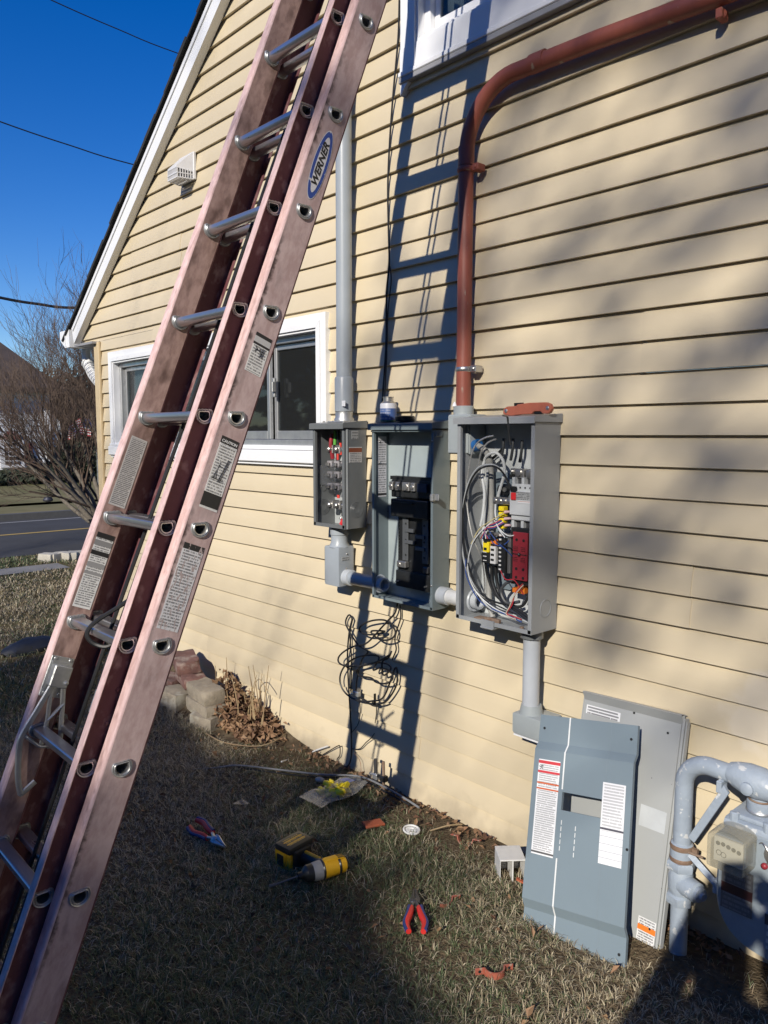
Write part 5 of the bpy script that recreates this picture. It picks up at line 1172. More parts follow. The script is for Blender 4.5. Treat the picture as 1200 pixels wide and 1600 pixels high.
part('seal_wire', MB().tube(spline([(-.765, by - .112, .47), (-.75, by - .12, .51), (-.77, by - .115, .535), (-.785, by - .10, .525)], 5), .0018, 6).lathe([(.03, 0), (.03, .012), (.02, .015)], (-.745, by - .085, .50), (0, -1, 0), 16), m_steel, gm)
part('bracket', MB().prism([(0, 0), (.022, 0), (.022, .205), (0, .215)], .014, frame((-1.015, GY - .03, .435), (.55, 0, .0), (.48, 0, .87), (.0, -1, 0)) if False else frame((-1.012, GY - .02, .43), (.87, 0, -.5), (.45, .0, .89), (0, -1, 0)), b=.001).box(-.935, -.92, GY - .036, GY + .005, .595, .63, .002), m_gas, gm)
part('bracket', MB().tube([(GX + .03, GY - .01, .365), (-.93, GY - .02, .315)], .012, 4).box(-.935, -.905, GY - .03, GY + .02, .29, .33, .002), m_gas, gm)

# ================================================================== things on the grass
def place(px, py, rz=0, dz=0.0, tilt=0, roll=0):
    p = gd(px, py); p.z = gz(p.x, p.y) + dz
    return Matrix.Translation(p) @ Matrix.Rotation(rz, 4, 'Z') @ Matrix.Rotation(tilt, 4, 'Y') @ Matrix.Rotation(roll, 4, 'X')
def heading(a, b):
    p, q = gd(*a), gd(*b); return math.atan2(q.y - p.y, q.x - p.x)
# pliers: local x runs from the grips to the nose
def pliers(name, label, M, gripm, gripm2, jawm, spread, L=.215, taper=1.0):
    r = empty(name, label, 'pliers', M, )
    for s in (-1, 1):
        pts = [(0.0, s * spread, 0), (.04, s * (spread + .006), 0), (.085, s * (spread * .62 + .004), .002), (.118, s * .012, .003)]
        part('grip', MB().tube(spline(pts, 6), [.0085 + .0022 * math.sin(PI * i / 18) for i in range(19)], 12, ell=1.0), gripm if s > 0 else gripm2 or gripm, r, True)
        if gripm2: part('grip_inlay', MB().tube(spline([(p[0], p[1] + s * .0065, p[2] + .004) for p in pts], 6), .0062, 8), m_toolblue, r, True)
        jm = MB().tube(spline([(.112, s * .012, .003), (.135, s * .004, .003), (.15, -s * .006, .003)], 4), [.0075] * 9, 10, ell=.75)
        jm.prism([(.138, s * .001), (.140, -s * .016), (.158, -s * .017), (.180, -s * .011), (L, -s * .004), (L, -s * .0006), (.16, -s * .0006)], .012, Matrix.Translation((0, 0, -.004)), b=.002)
        part('jaw', jm, jawm, r, True)
    part('pivot', MB().lathe([(.010, 0), (.010, .014), (.006, .016)], (.147, 0, -.005), (0, 0, 1), 14), jawm, r, True)
    return r
pliers('pliers', 'blue and red handled pliers lying on the shaded grass', place(302, 1297, heading((297, 1293), (345, 1329)), .030) @ Matrix.Rotation(.5, 4, 'X') @ Matrix.Scale(1.18, 4), m_toolred, m_toolred, m_jawl, .016)
pliers('pliers', 'red handled cutting pliers lying open on the lit grass', place(650, 1468, heading((650, 1468), (648, 1404)), .030) @ Matrix.Scale(1.06, 4), m_toolred, m_toolred, m_jaw, .022)
# impact driver
pb0, pb1 = gd(466, 1352), gd(528, 1384); hd_ = math.atan2(pb1.y - pb0.y, pb1.x - pb0.x)
Md = Matrix.Translation((pb0.x, pb0.y, gz(pb0.x, pb0.y) + .045)) @ Matrix.Rotation(hd_, 4, 'Z')
dr = empty('impact_driver', 'yellow and black cordless impact driver lying on its side in the grass', 'power tool', Md)
part('battery', MB().box(-.070, -.012, -.056, .056, -.044, .030, .010).box(-.040, .012, -.050, .050, -.044, .022, .008), m_yel, dr, True)
part('battery_top', MB().box(-.062, .020, -.062, .062, .026, .052, .009).box(-.074, -.055, -.045, .045, .022, .044, .006), m_blackp, dr, True)
part('battery_label', MB().box(-.045, .004, -.045, .045, .0522, .0528), label_mat('battery_label', 1, 0, 5, ((.22, .34, (.60, .33, .02)), (.62, .74, (.60, .33, .02))), paper=(.035, .03, .03), ink=(.55, .36, .05)), dr, True, 0)
part('battery_window', MB().box(-.0712, -.069, -.030, .022, -.034, .012, .001).box(-.055, -.020, -.0575, -.055, -.032, .012, .001), m_blackp, dr, True)
part('foot_shell', MB().box(.008, .034, -.040, .040, -.036, .036, .009), m_blackp, dr, True)
part('handle', MB().tube(spline([(.022, .0, .0), (.06, -.002, .004), (.11, -.006, .008), (.145, -.010, .010)], 5), [.030, .028, .025] + [.021] * 8 + [.025] * 5, 14, ell=.85), m_blackp, dr, True)
part('handle_inlay', MB().tube(spline([(.03, .006, .018), (.07, .002, .021), (.115, .0, .024)], 5), .0095, 8), m_yel, dr, True)
Mh = Matrix.Translation((.168, -.006, .016)) @ Matrix.Rotation(math.radians(-22), 4, 'Z')
part('motor_housing', MB().lathe([(.020, -.066), (.029, -.060), (.032, -.034), (.033, .0), (.034, .020), (.033, .026)], (0, 0, 0), (0, -1, 0), 20, 0, Mh).box(-.014, .014, -.02, .055, .024, .036, .006, 0, Mh), m_yel, dr, True)
part('rubber_ring', MB().ring((0, .034, 0), (0, 1, 0), .0305, .005, 20, 6, M=Mh).ring((0, -.028, 0), (0, 1, 0), .0315, .005, 20, 6, M=Mh).box(-.036, -.018, -.02, .05, -.012, .016, .005, 0, Mh), m_blackp, dr, True)
vt = MB()
for k in range(4): vt.box(-.010 + k * .007, -.007 + k * .007, .030, .052, .0355, .0370, 0, 0, Mh)
part('vent_slot', vt, m_blackp, dr, True)
part('gear_case', MB().lathe([(.0335, .030), (.034, .036), (.032, .062), (.027, .072)], (0, 0, 0), (0, -1, 0), 20, 0, Mh), m_toolgrey, dr, True)
part('nose_guard', MB().lathe([(.031, .066), (.030, .088), (.022, .098), (.013, .104), (.012, .120)], (0, 0, 0), (0, -1, 0), 18, 0, Mh), m_blackp, dr, True)
part('trigger', MB().box(.105, .128, -.045, -.02, -.005, .015, .004), m_blackp, dr, True)
part('driver_bit', MB().tube([Mh @ Vector((0, -.115, 0)), Mh @ Vector((-.010, -.20, -.014))], .0035, 8).tube([Mh @ Vector((-.010, -.20, -.014)), Mh @ Vector((-.012, -.222, -.016))], .006, 8), m_jaw, dr, True)
# bag of yellow wire connectors
pa = gd(525, 1250); Mbag = Matrix.Translation((pa.x, pa.y, gz(pa.x, pa.y) + .034)) @ Matrix.Rotation(heading((490, 1268), (560, 1236)), 4, 'Z')
bag = MB(); nxb, nyb = 20, 12; 
for side in (1, -1):
    vs = []
    for jx_ in range(nyb + 1):
        for i in range(nxb + 1):
            u, v = i / nxb, jx_ / nyb; x = -.15 + .31 * u; y = -.075 + .15 * v + .01 * math.sin(u * 9)
            h = .034 * math.sin(PI * v) ** .7 * (math.exp(-((u - .48) / .30) ** 2)) + .010 * mnoise.noise(Vector((u * 7, v * 6, side)))
            if u > .8: y *= 1 - (u - .8) * 2.2; h += .03 * (u - .8) * math.sin(v * 14)
            vs.append((x, y, .012 + side * h * (.9 if side > 0 else .3)))
    bag.add(vs, [(j_ * (nxb + 1) + i, j_ * (nxb + 1) + i + 1, (j_ + 1) * (nxb + 1) + i + 1, (j_ + 1) * (nxb + 1) + i) for j_ in range(nyb) for i in range(nxb)])
bagr = empty('plastic_bag', 'clear plastic bag holding yellow wire connectors on the grass', 'bag', Mbag)
part('film', bag, m_clear, bagr, True, 60)
part('printed_patch', MB().add([(.05, -.03, .042), (.10, -.02, .034), (.095, .035, .03), (.045, .03, .04)], [(0, 1, 2, 3)]), mat('bag_print', (.30, .34, .60), rough=.5), bagr, True, 0)
def wirenut():
    mb = MB().lathe([(.012, 0), (.0135, .004), (.011, .016), (.007, .028), (.003, .03)], (0, 0, 0), (0, 0, 1), 10)
    for s in (-1, 1): mb.box(s * .010, s * .019, -.003, .003, .0, .014, .001)
    return mb.mesh('wire_connector', m_yellow)
wn_me = wirenut(); SC = Matrix.Scale(1.35, 4); random.seed(3)
for i in range(16):
    o = link('wire_connector', wn_me); o.parent = None
    M_ = Mbag @ Matrix.Translation((random.uniform(-.055, .045), random.uniform(-.042, .042), random.uniform(.006, .030))) @ Euler((random.uniform(0, 6), random.uniform(0, 6), random.uniform(0, 6))).to_matrix().to_4x4() @ SC
    o.matrix_basis = M_; props(o, 'yellow wing wire connector heaped inside the clear bag', 'wire connector', 'yellow wire connectors in the bag')
# scraps
solo('scrap_piece', MB().box(-.045, .045, -.022, .022, 0, .010, .002, 0, place(583, 1297, heading((566, 1301), (600, 1290)), .025, .12, .12)), m_chip, 'flat terracotta coloured scrap on the grass below the plastic bag', 'scrap')
cap_ = MB().ring((0, 0, 0), (0, 0, 1), .032, .004, 26, 8, M=place(643, 1304, 0, .022, .1)).ring((0, 0, -.003), (0, 0, 1), .017, .002, 20, 6, M=place(643, 1304, 0, .022, .1)).lathe([(.029, -.006), (.029, -.004)], (0, 0, 0), (0, 0, 1), 22, 0, place(643, 1304, 0, .022, .1))
solo('round_cap', cap_, m_whitep, 'round white plastic cap lying in the grass near the wall', 'cap')
solo('glass_shard', MB().add([(-.03, -.02, .01), (.03, -.012, .016), (.036, .02, .008), (-.01, .026, .02)], [(0, 1, 2, 3)], 0, place(376, 1263, .4, .02)), m_clear, 'crumpled bit of clear plastic on the shaded grass', 'scrap')
solo('white_pebble', MB().ball((0, 0, 0), (.026, .018, .012), 10, 0, place(500, 1222, .3, .016)), m_pale, 'white pebble beside the thick grey cable', 'stone')
def clamp_strap(label, M, part_arc=(0, 180)):
    r = empty('pipe_strap', label, 'pipe strap', M, 'rust red pipe straps on the grass')
    mb = MB(); R0, R1 = .030, .034; n = 14; vs = []; w = .011
    for i in range(n + 1):
        t = math.radians(part_arc[0] + (part_arc[1] - part_arc[0]) * i / n)
        for rr, z in ((R0, -w), (R1, -w), (R1, w), (R0, w)): vs.append((rr * math.cos(t), -rr * math.sin(t), z))
    mb.add(vs, [(i * 4 + k, i * 4 + (k + 1) % 4, i * 4 + 4 + (k + 1) % 4, i * 4 + 4 + k) for i in range(n) for k in range(4)])
    ends = [1, -1] if part_arc[1] - part_arc[0] > 150 else [1]
    for s in ends: mb.box(s * .030, s * .062, -.002, .002, -w, w, .001)
    part('band', mb, m_redp, r, True)
    hh = MB()
    for s in ends: hh.lathe([(.005, -.0026), (.005, .0026)], (s * .048, 0, 0), (0, 1, 0), 10)
    part('screw_hole', hh, m_blackp, r, True); return r
clamp_strap('rust red two-eared pipe strap lying nearest the camera', place(772, 1530, heading((752, 1534), (795, 1528)), .02) @ Matrix.Rotation(.0, 4, 'X') @ Matrix.Scale(.95, 4))
clamp_strap('rust red pipe strap standing on the soil at the foot of the wall', place(728, 1316, heading((710, 1318), (745, 1326)), .025, 0, 1.3))
clamp_strap('twisted rust red strap half buried right of the open pliers', place(692, 1410, heading((668, 1406), (712, 1402)), .014, 0, .35), (0, 120))
clamp_strap('bit of rust red strap poking out below the white plastic block', place(756, 1390, .4, .006, .5, .9), (40, 110))
solo('scrap_piece', MB().box(-.014, .014, -.008, .008, 0, .006, .001, 0, place(812, 1386, .6, .02, .4)), m_chip, 'small red chip beside the white plastic block', 'scrap')
# two-cell plastic cover
Mg_ = place(797, 1366, heading((782, 1384), (816, 1384)) + .05, .0)
gbx = MB(); s = .028
for x in (-.052, -.001, .050): gbx.box(x - .0025 if x > -.05 else x, x + .0025 if x < .05 else x, -.055, .055, .0, .088, .001)
gbx.box(-.052, .050, -.055, .055, .088, .094, .0015).box(-.0495, -.0035, .048, .052, .0, .088).box(.0015, .0475, .048, .052, .0, .088)
solo('terminal_cover', MB().add([v for v in gbx.v], gbx.f, 0, Mg_ @ Matrix.Scale(.92, 4)), m_whitep, 'white two-cell plastic terminal cover standing on the soil', 'cover')

# stones, bricks, leaf pile
def block(name, label, c, size, rot, m, group, cat):
    bm = bmesh.new(); bmesh.ops.create_cube(bm, size=1); bmesh.ops.subdivide_edges(bm, edges=bm.edges, cuts=3, use_grid_fill=True)
    sd_ = random.uniform(0, 99)
    for v in bm.verts:
        co = Vector((v.co.x * size[0], v.co.y * size[1], v.co.z * size[2]))
        edge = sum(1 for q in v.co if abs(abs(q) - .5) < 1e-4)
        f = 1 - .05 * max(0, edge - 1)
        v.co = Vector((co.x * f, co.y * f, co.z * f)) + Vector([mnoise.noise(co * 14 + Vector((sd_ + k * 7, 0, 0))) * .010 for k in range(3)])
    mb = MB().bm(bm, 0, Matrix.Translation(c) @ Euler(rot).to_matrix().to_4x4())
    return solo(name, mb, m, label, cat, group, 60)
G1 = 'old bricks stacked at the house corner of the bed'; G2 = 'grey pavers stacked beside the leaf pile'
def bpos(px, py, y): return at(px, py, y)
block('brick', 'red brick on top of the small stack behind the ladder', bpos(290, 1034, -.15), (.27, .14, .075), (.1, .05, -.35), m_brick, G1, 'brick')
block('brick', 'broken red brick second from the top of its stack', bpos(298, 1057, -.16), (.26, .14, .07), (.0, .1, -.25), m_brick, G1, 'brick')
block('brick', 'red brick at the bottom of the stack by the ladder rail', bpos(268, 1062, -.16), (.16, .11, .05), (.1, .0, .2), m_brick, G1, 'brick')
block('brick', 'dark brick fragment behind the left grey paver', bpos(258, 1088, -.20), (.12, .10, .05), (.3, .1, .6), m_brick, G1, 'brick')
block('paver', 'upper grey paver of the stack beside the leaf pile', bpos(321, 1081, -.20), (.27, .13, .085), (.05, .02, -.12), m_stone, G2, 'paver')
block('paver', 'lower grey paver directly under the upper one', bpos(322, 1104, -.21), (.27, .13, .08), (.0, .03, -.05), m_stone, G2, 'paver')
block('paver', 'left grey paver partly behind the ladder rail', bpos(276, 1092, -.22), (.19, .14, .12), (.0, .05, .1), m_stone, G2, 'paver')
block('paver', 'lowest grey paver in front of the stack', bpos(325, 1131, -.24), (.17, .12, .12), (.05, .0, .25), m_stone, G2, 'paver')
def leaf_cloud(n, fn, smin, smax):
    mb = MB()
    for i in range(n):
        p, up_ = fn(); s = random.uniform(smin, smax); w = s * random.uniform(.35, .6)
        e = Euler((random.uniform(-1.0, 1.0), random.uniform(-1.0, 1.0), random.uniform(0, 6.3))).to_matrix().to_4x4()
        c = random.uniform(.1, .45) * s
        mb.add([(-s / 2, 0, 0), (-s * .1, w / 2, c), (s / 2, 0, c * .3), (-s * .1, -w / 2, c * .8), (0, 0, -.1 * c)], [(0, 4, 1), (4, 2, 1), (4, 3, 2), (0, 3, 4)], random.choice((0, 0, 1)), Matrix.Translation(p) @ e)
    return mb
P0, P1 = bpos(340, 1110, -.10), bpos(425, 1160, -.08)
def pile():
    u = random.random(); x = P0.x + (P1.x - P0.x) * u + random.gauss(0, .05); y = -random.uniform(.01, .24)
    h = .26 * (1 - u) ** .8 * (1 - abs(y + .08) / .26) + .02
    return Vector((x, y, max(.005, random.uniform(.2, 1.0) * h))), 0
lm = leaf_cloud(900, pile, .028, .062); lm2 = mat('leaf_tan', (.30, .19, .10), (.18, .10, .06), rough=.9, scale=6, rand=0)
props(link('leaf_pile', lm.mesh('leaf_pile', [m_leafd, lm2], 0)), 'heap of dry brown leaves against the wall beside the pavers', 'leaves', kind='stuff')
mound = MB(); vs = []
for i in range(14):
    for k in range(8):
        u = i / 13; v = k / 7; x = -4.9 + 1.75 * u; y = -.30 * v + .0; h = (.20 * (1 - u) ** .7 * (1 - v) ** .8 - .02 * v) + .02 * mnoise.noise(Vector((x * 5, y * 5, 0)))
        vs.append((x, y - .004, h - .012))
mound.add(vs, [(i * 8 + k, i * 8 + k + 1, i * 8 + 9 + k, i * 8 + 8 + k) for i in range(13) for k in range(7)])
props(link('soil_bed', mound.mesh('soil_bed', m_soil, 60)), kind='structure')
def litter():
    x = random.uniform(-3.4, -.9); y = -abs(random.gauss(0, .07)) - .01
    return Vector((x, y, gz(x, y) + random.uniform(.004, .016))), 0
def litter2():
    x = random.uniform(-4.2, -.9); y = random.uniform(-1.2, -.1); return Vector((x, y, gz(x, y) + random.uniform(.012, .03))), 0
ll = leaf_cloud(420, litter, .014, .036); l2_ = leaf_cloud(150, litter2, .016, .040); ll.add(l2_.v, l2_.f, 0); ll.m[-len(l2_.f):] = l2_.m
props(link('leaf_litter', ll.mesh('leaf_litter', [m_leafd, lm2], 0)), 'scattered dry leaf bits along the foot of the wall', 'leaves', kind='stuff')
stk = MB(); 
for i in range(46):
    a = bpos(random.uniform(340, 412), random.uniform(1105, 1140), -random.uniform(.03, .16)); h = random.uniform(.08, .34) * (1.0 if i < 16 else .5)
    lean = Vector((random.gauss(0, .12), random.gauss(0, .08), 1))
    stk.tube(spline([a, a + lean * h * .5, a + lean * h + Vector((random.gauss(0, .02), 0, 0))], 3), [.0032] * 4 + [.0026, .002, .0014], 5)
b = bpos(395, 1100, -.05); tb_ = [b, b + Vector((.03, 0, .12)), b + Vector((.10, -.02, .17)), b + Vector((.16, -.03, .155)), b + Vector((.20, -.03, .13))]
stk.tube(spline(tb_, 5), .0024, 5)
dpl = empty('dead_plant', 'clump of dry dead plant stalks standing in the leaf pile', 'plant', b)
part('stalks', stk, m_straw, dpl)

# ================================================================== background
def tree(name, label, cat, base, stems, seed, barkm, twigm, group=None):
    """stems: list of (direction, length, radius, levels)"""
    rs = random.Random(seed); T = MB(); B = MB()
    def grow(p, d, L, r, lev, mb, spread, up_):
        n = 4; pts = [p]; rr = [r]; q = p.copy(); dd = d.copy()
        for i in range(n):
            dd = (dd + Vector((rs.gauss(0, .09), rs.gauss(0, .09), rs.gauss(0, .06) + up_))).normalized()
            q = q + dd * (L / n); pts.append(q.copy()); rr.append(r * (1 - .62 * (i + 1) / n))
        mb.tube(pts, rr, 7 if r > .02 else (5 if r > .008 else 3), cap=False)
        if lev <= 0: return
        k = rs.randint(4, 6) if lev > 1 else rs.randint(3, 6)
        for j in range(k):
            t = rs.uniform(.28, 1.0); i = min(n - 1, int(t * n)); f = t * n - i
            a = pts[i].lerp(pts[i + 1], f); ra = rr[i] + (rr[i + 1] - rr[i]) * f
            s = dd.orthogonal().normalized(); s.rotate(Matrix.Rotation(rs.uniform(0, 2 * PI), 3, dd))
            nd = (dd * rs.uniform(.75, 1.1) + s * spread * rs.uniform(.5, 1.15)).normalized()
            grow(a, nd, L * rs.uniform(.45, .72), max(ra * .62, .0022), lev - 1, B, spread, up_)
    o = empty(name, label, cat, base, group)
    for d, L, r, lev, sp, up_ in stems: grow(Vector(base), Vector(d).normalized(), L, r, lev, T, sp, up_)
    part('trunk', T, barkm, o, smooth=60); part('crown', B, twigm, o, smooth=60); return o
bs_ = gd(182, 846); bs_.z = -.05
st_ = []
rs0 = random.Random(11)
for i in range(18):
    a = 0
    d = RIGHT * (-.85 + 1.15 * i / 17 + rs0.gauss(0, .08)) + Vector((0, 0, .62 + .35 * rs0.random())) + FWD * rs0.uniform(-.4, .3)
    st_.append((d, rs0.uniform(1.5, 2.2), rs0.uniform(.035, .055), 4, .55, .07))
tree('bare_shrub', 'large bare many-stemmed shrub beyond the house corner', 'tree', bs_, st_, 5, m_bark, m_twig)
fd = empty('bird_feeder', 'small bird feeder hanging from the bare shrub', 'feeder', atx(75, 781, -11.2)); f0 = atx(75, 781, -11.2)
part('dish', MB().lathe([(.02, -.03), (.06, -.02), (.07, .0), (.05, .035), (.01, .05)], f0, (0, 0, 1), 10), m_jaw, fd); part('hanger', MB().tube([f0 + Vector((0, 0, .04)), f0 + Vector((0, 0, .22))], .004, 4), m_black, fd)

# white house across the street
XF = -27.0
fh = empty('far_house', 'white clapboard house with brown roof across the street', 'house', (XF, 0, .2))
P_ = lambda px, py, x=XF: atx(px, py, x)
yl = P_(0, 700).y - 9; yr_main = P_(74, 620).y; yr_w = P_(97, 700).y
ze = P_(40, 606).z; zr = P_(10, 505).z
zw = P_(97, 661).z; zg = .15
hb = MB()
hb.box(XF - 8, XF, yl, yr_main, zg, ze).box(XF - 6, XF + .02, yr_main, yr_w, zg, zw)
hb.add([(XF + .02, yr_main, zw), (XF + .02, yr_w, zw), (XF + .02, yr_main, P_(70, 640).z)], [(0, 1, 2)])
part('wall', hb, m_hwall, fh, smooth=0)
cl = MB()
for i in range(30):
    z = zg + .35 + i * .18
    if z < ze - .1: cl.box(XF + .001, XF + .022, yl, yr_main, z - .012, z)
    if z < zw: cl.box(XF + .021, XF + .042, yr_main, yr_w, z - .012, z)
part('clapboards', cl, m_hwall, fh, smooth=0)['kind'] = 'stuff'
rfm = MB().add([(XF + .5, yl - 1, ze - .15), (XF + .5, yr_main + .4, ze - .15), (XF - 4, yr_main - .2 - 1.4, zr + .6), (XF - 4, yl - 1, zr + .6), (XF + .5, yl - 1, ze), (XF + .5, yr_main + .4, ze), (XF - 4, yr_main - 1.6, zr + .8), (XF - 4, yl - 1, zr + .8), (XF - 8.5, yr_main + .4, ze), (XF - 8.5, yl - 1, ze)], [(0, 1, 5, 4), (4, 5, 6, 7), (5, 8, 6), (7, 6, 8, 9), (0, 4, 7, 3), (0, 1, 2, 3)])
z0_, z1_ = P_(70, 640).z, zw
rfm.add([(XF + .3, yr_main - .2, z0_ + .1), (XF + .3, yr_w + .3, z1_ - .02), (XF - 6, yr_w + .3, z1_ - .02), (XF - 6, yr_main - .2, z0_ + .1), (XF + .3, yr_main - .2, z0_ + .28), (XF + .3, yr_w + .3, z1_ + .14), (XF - 6, yr_w + .3, z1_ + .14), (XF - 6, yr_main - .2, z0_ + .28)], [(0, 1, 5, 4), (4, 5, 6, 7), (1, 2, 6, 5), (0, 1, 2, 3)])
part('roof', rfm, m_hroof, fh, smooth=0)
part('corner_board', MB().box(XF, XF + .09, yr_main - .14, yr_main + .06, zg, ze).box(XF, XF + .12, yl, yr_main, ze - .3, ze - .08), m_white, fh, smooth=0)
wa, wb = P_(4, 700), P_(31, 730); 
wf = part('entry_window', MB().box(XF + .02, XF + .10, wa.y - .12, wb.y + .12, wb.z, P_(4, 690).z + .05), m_white, fh, smooth=0)
wv = wb.y - wa.y; nn = 4
for i in range(nn):
    for k in range(5):
        y0 = wa.y + wv * i / nn + .03; z0 = wb.z + .1 + (P_(4, 690).z - wb.z - .1) * k / 5
        part('pane', MB().box(XF + .09, XF + .11, y0, y0 + wv / nn - .03, z0, z0 + (P_(4, 690).z - wb.z - .1) / 5 - .05), m_darkglass, wf, smooth=0)
fan = MB(); c0 = (wa.y + wb.y) / 2; rz_ = P_(4, 690).z + .06; R0 = wv * .58
for i in range(12):
    t0, t1 = PI * i / 12 + .02, PI * (i + 1) / 12 - .02
    fan.add([(XF + .10, c0 + .15 * R0 * math.cos(t0), rz_ + .15 * R0 * math.sin(t0)), (XF + .10, c0 + R0 * math.cos(t0), rz_ + R0 * math.sin(t0)), (XF + .13, c0 + R0 * math.cos((t0 + t1) / 2), rz_ + R0 * math.sin((t0 + t1) / 2)), (XF + .10, c0 + R0 * math.cos(t1), rz_ + R0 * math.sin(t1)), (XF + .10, c0 + .15 * R0 * math.cos(t1), rz_ + .15 * R0 * math.sin(t1))], [(0, 1, 2, 4), (2, 3, 4)])
part('fan_arch', fan, m_maroon, fh, smooth=0)
sa, sb_ = P_(39, 692), P_(51, 727); shm = MB().box(XF + .02, XF + .08, sa.y, sb_.y, sb_.z, sa.z)
for k in range(2): shm.box(XF + .08, XF + .10, sa.y + .06, sb_.y - .06, sb_.z + .1 + k * (sa.z - sb_.z) / 2, sb_.z + (k + 1) * (sa.z - sb_.z) / 2 - .08)
part('shutter', shm, m_maroon, fh, smooth=0)
def leafmass(name, label, cat, n, fn, s, m, group=None, kind=None):
    V = []; F = []
    for i in range(n):
        p = fn(); k = s * random.uniform(.5, 1.3); a = Vector((random.gauss(0, 1), random.gauss(0, 1), random.gauss(0, 1))).normalized(); b = a.orthogonal().normalized(); c = a.cross(b)
        n0 = len(V); V += [p - b * k, p + c * k * .5, p + b * k, p - c * k * .5]; F.append([n0, n0 + 1, n0 + 2, n0 + 3])
    mb = MB(); mb.v = V; mb.f = F; mb.m = [0] * len(F)
    if group is None and kind is None and cat is None: return mb
    return props(link(name, mb.mesh(name, m, 0)), label, cat, group, kind)
m_wood = mat('far_bare_wood', (.075, .055, .042), (.04, .035, .025), rough=1, scale=.6)
def hedge(label, px0, px1, top, bot, x, dens):
    a, b = atx(px0, bot, x), atx(px1, bot, x); zt = atx(px0, top, x).z
    o = empty('hedge_shrub', label, 'shrub', ((x), (a.y + b.y) / 2, .2), 'dark evergreen shrubs in front of the white house')
    def f():
        u = random.random(); th = math.acos(2 * u - 1) if False else random.uniform(0, PI); ph = random.uniform(0, 2 * PI); r = random.random() ** .4
        return Vector((x + 1.0 * r * math.cos(ph) * math.sin(th), (a.y + b.y) / 2 + (b.y - a.y) * .56 * r * math.sin(ph) * (.5 + .5 * math.sin(th)), .15 + (zt - .15) * (.5 + .5 * r * math.cos(th)) ))
    mb = leafmass(None, None, None, dens, f, .09, m_hedge); part('foliage', mb, m_hedge, o, smooth=0)
    part('stem', MB().tube([(x, (a.y + b.y) / 2, .0), (x, (a.y + b.y) / 2, .15 + (zt - .15) * .5)], .06, 6), m_bark, o)
for i, (a, b, t) in enumerate(((-40, 14, 742), (0, 36, 736), (24, 62, 734), (48, 86, 727), (74, 108, 722), (92, 130, 690), (118, 158, 700), (142, 180, 735))):
    hedge(('leftmost dark shrub of the far hedge', 'dark shrub below the arched window', 'dark shrub below the maroon shutter', 'dark shrub in front of the white wing', 'dark shrub at the right end of the white wing', 'tall olive shrub right of the white house', 'second tall shrub right of the white house', 'low dark shrub furthest right, beside the tan corner')[i], a, b, t, 777, -24.2 - .3 * (i % 2), 2600)
def woodf():
    y = random.uniform(P_(40, 650, -42).y, P_(330, 650, -42).y); return Vector((-42 + random.uniform(-4, 4), y, random.random() ** 1.2 * P_(80, 575, -42).z * random.uniform(.75, 1)))
leafmass('far_wood', 'brown leafless wood far behind the white house', 'wood', 42000, woodf, .15, m_wood, kind='stuff')
# flag on a pole
fx = -22.0; fp = empty('flag', 'striped flag hanging from a pole across the street', 'flag', atx(148, 775, fx))
pa_, pb_ = atx(150, 648, fx), atx(150, 776, fx)
part('pole', MB().tube([(fx, pa_.y, .2), (fx, pa_.y, pa_.z)], .03, 8), m_steel, fp)
fw_, fh_ = pa_.y - atx(104, 660, fx).y, .52
def fpt(u, v): return Vector((fx + .12 * math.sin(u * 7 + v * 2), pa_.y - fw_ * u, pa_.z - .02 - fh_ * v * (1 - .25 * u) - .26 * u - .05 * math.sin(u * 9)))
fm = MB(); NU = 14
for k in range(13):
    for i in range(NU):
        q = [fpt(i / NU, k / 13), fpt((i + 1) / NU, k / 13), fpt((i + 1) / NU, (k + 1) / 13), fpt(i / NU, (k + 1) / 13)]
        fm.add(q, [(0, 1, 2, 3)], 2 if (i < NU * .42 and k < 7) else k % 2)
part('cloth', fm, [m_fr, m_fw, m_fb], fp, smooth=0)
# wires overhead
for i, (a, b, x, r, lab) in enumerate((((80, 0), (280, 84), -14.0, .010, 'upper overhead wire running behind the roof edge'), ((0, 190), (208, 257), -14.0, .011, 'middle overhead wire crossing the blue sky'), ((0, 465), (118, 481), -13.0, .022, 'thick overhead cable above the bare shrub'))):
    A, B = atx(*a, x), atx(*b, x); d = B - A
    P = [A - d * 2.2 + Vector((0, 0, .35 * 2)), A - d * 1.0 + Vector((0, 0, .12)), A, A + d * .5 - Vector((0, 0, .02)), B, B + d * 1.5 + Vector((0, 0, .25)), B + d * 3 + Vector((0, 0, 1.1))]
    solo('overhead_wire', MB().tube(spline(P, 6), r, 6), m_black, lab, 'wire')
# row of pale edging stones by the near kerb, dark tarp on the lawn
random.seed(21)
for i in range(5):
    p = gd(76 + i * 13, 877 - i * 1.0); block('edging_stone', ('leftmost', 'second', 'third', 'fourth', 'fifth')[i] + ' pale edging stone of the row beside the footpath', p + Vector((0, 0, .05)), (.22, .16, .11), (0, 0, random.uniform(0, 3)), m_pale, 'pale edging stones beside the footpath', 'stone')
nv = gd(50, 1016); tb = MB(); bmx = bmesh.new(); bmesh.ops.create_uvsphere(bmx, u_segments=20, v_segments=12, radius=1)
for v in bmx.verts: v.co = Vector((v.co.x * .13, v.co.y * .22, max(-.03, v.co.z * .075))) * (1 + .18 * mnoise.noise(v.co * 2.2)) + Vector((0, 0, .02))
tb.bm(bmx, 0, Matrix.Translation(nv) @ Matrix.Rotation(.3, 4, 'Z')); solo('dark_bundle', tb, m_navy, 'dark navy bundle lying on the lawn left of the ladder', 'bundle')

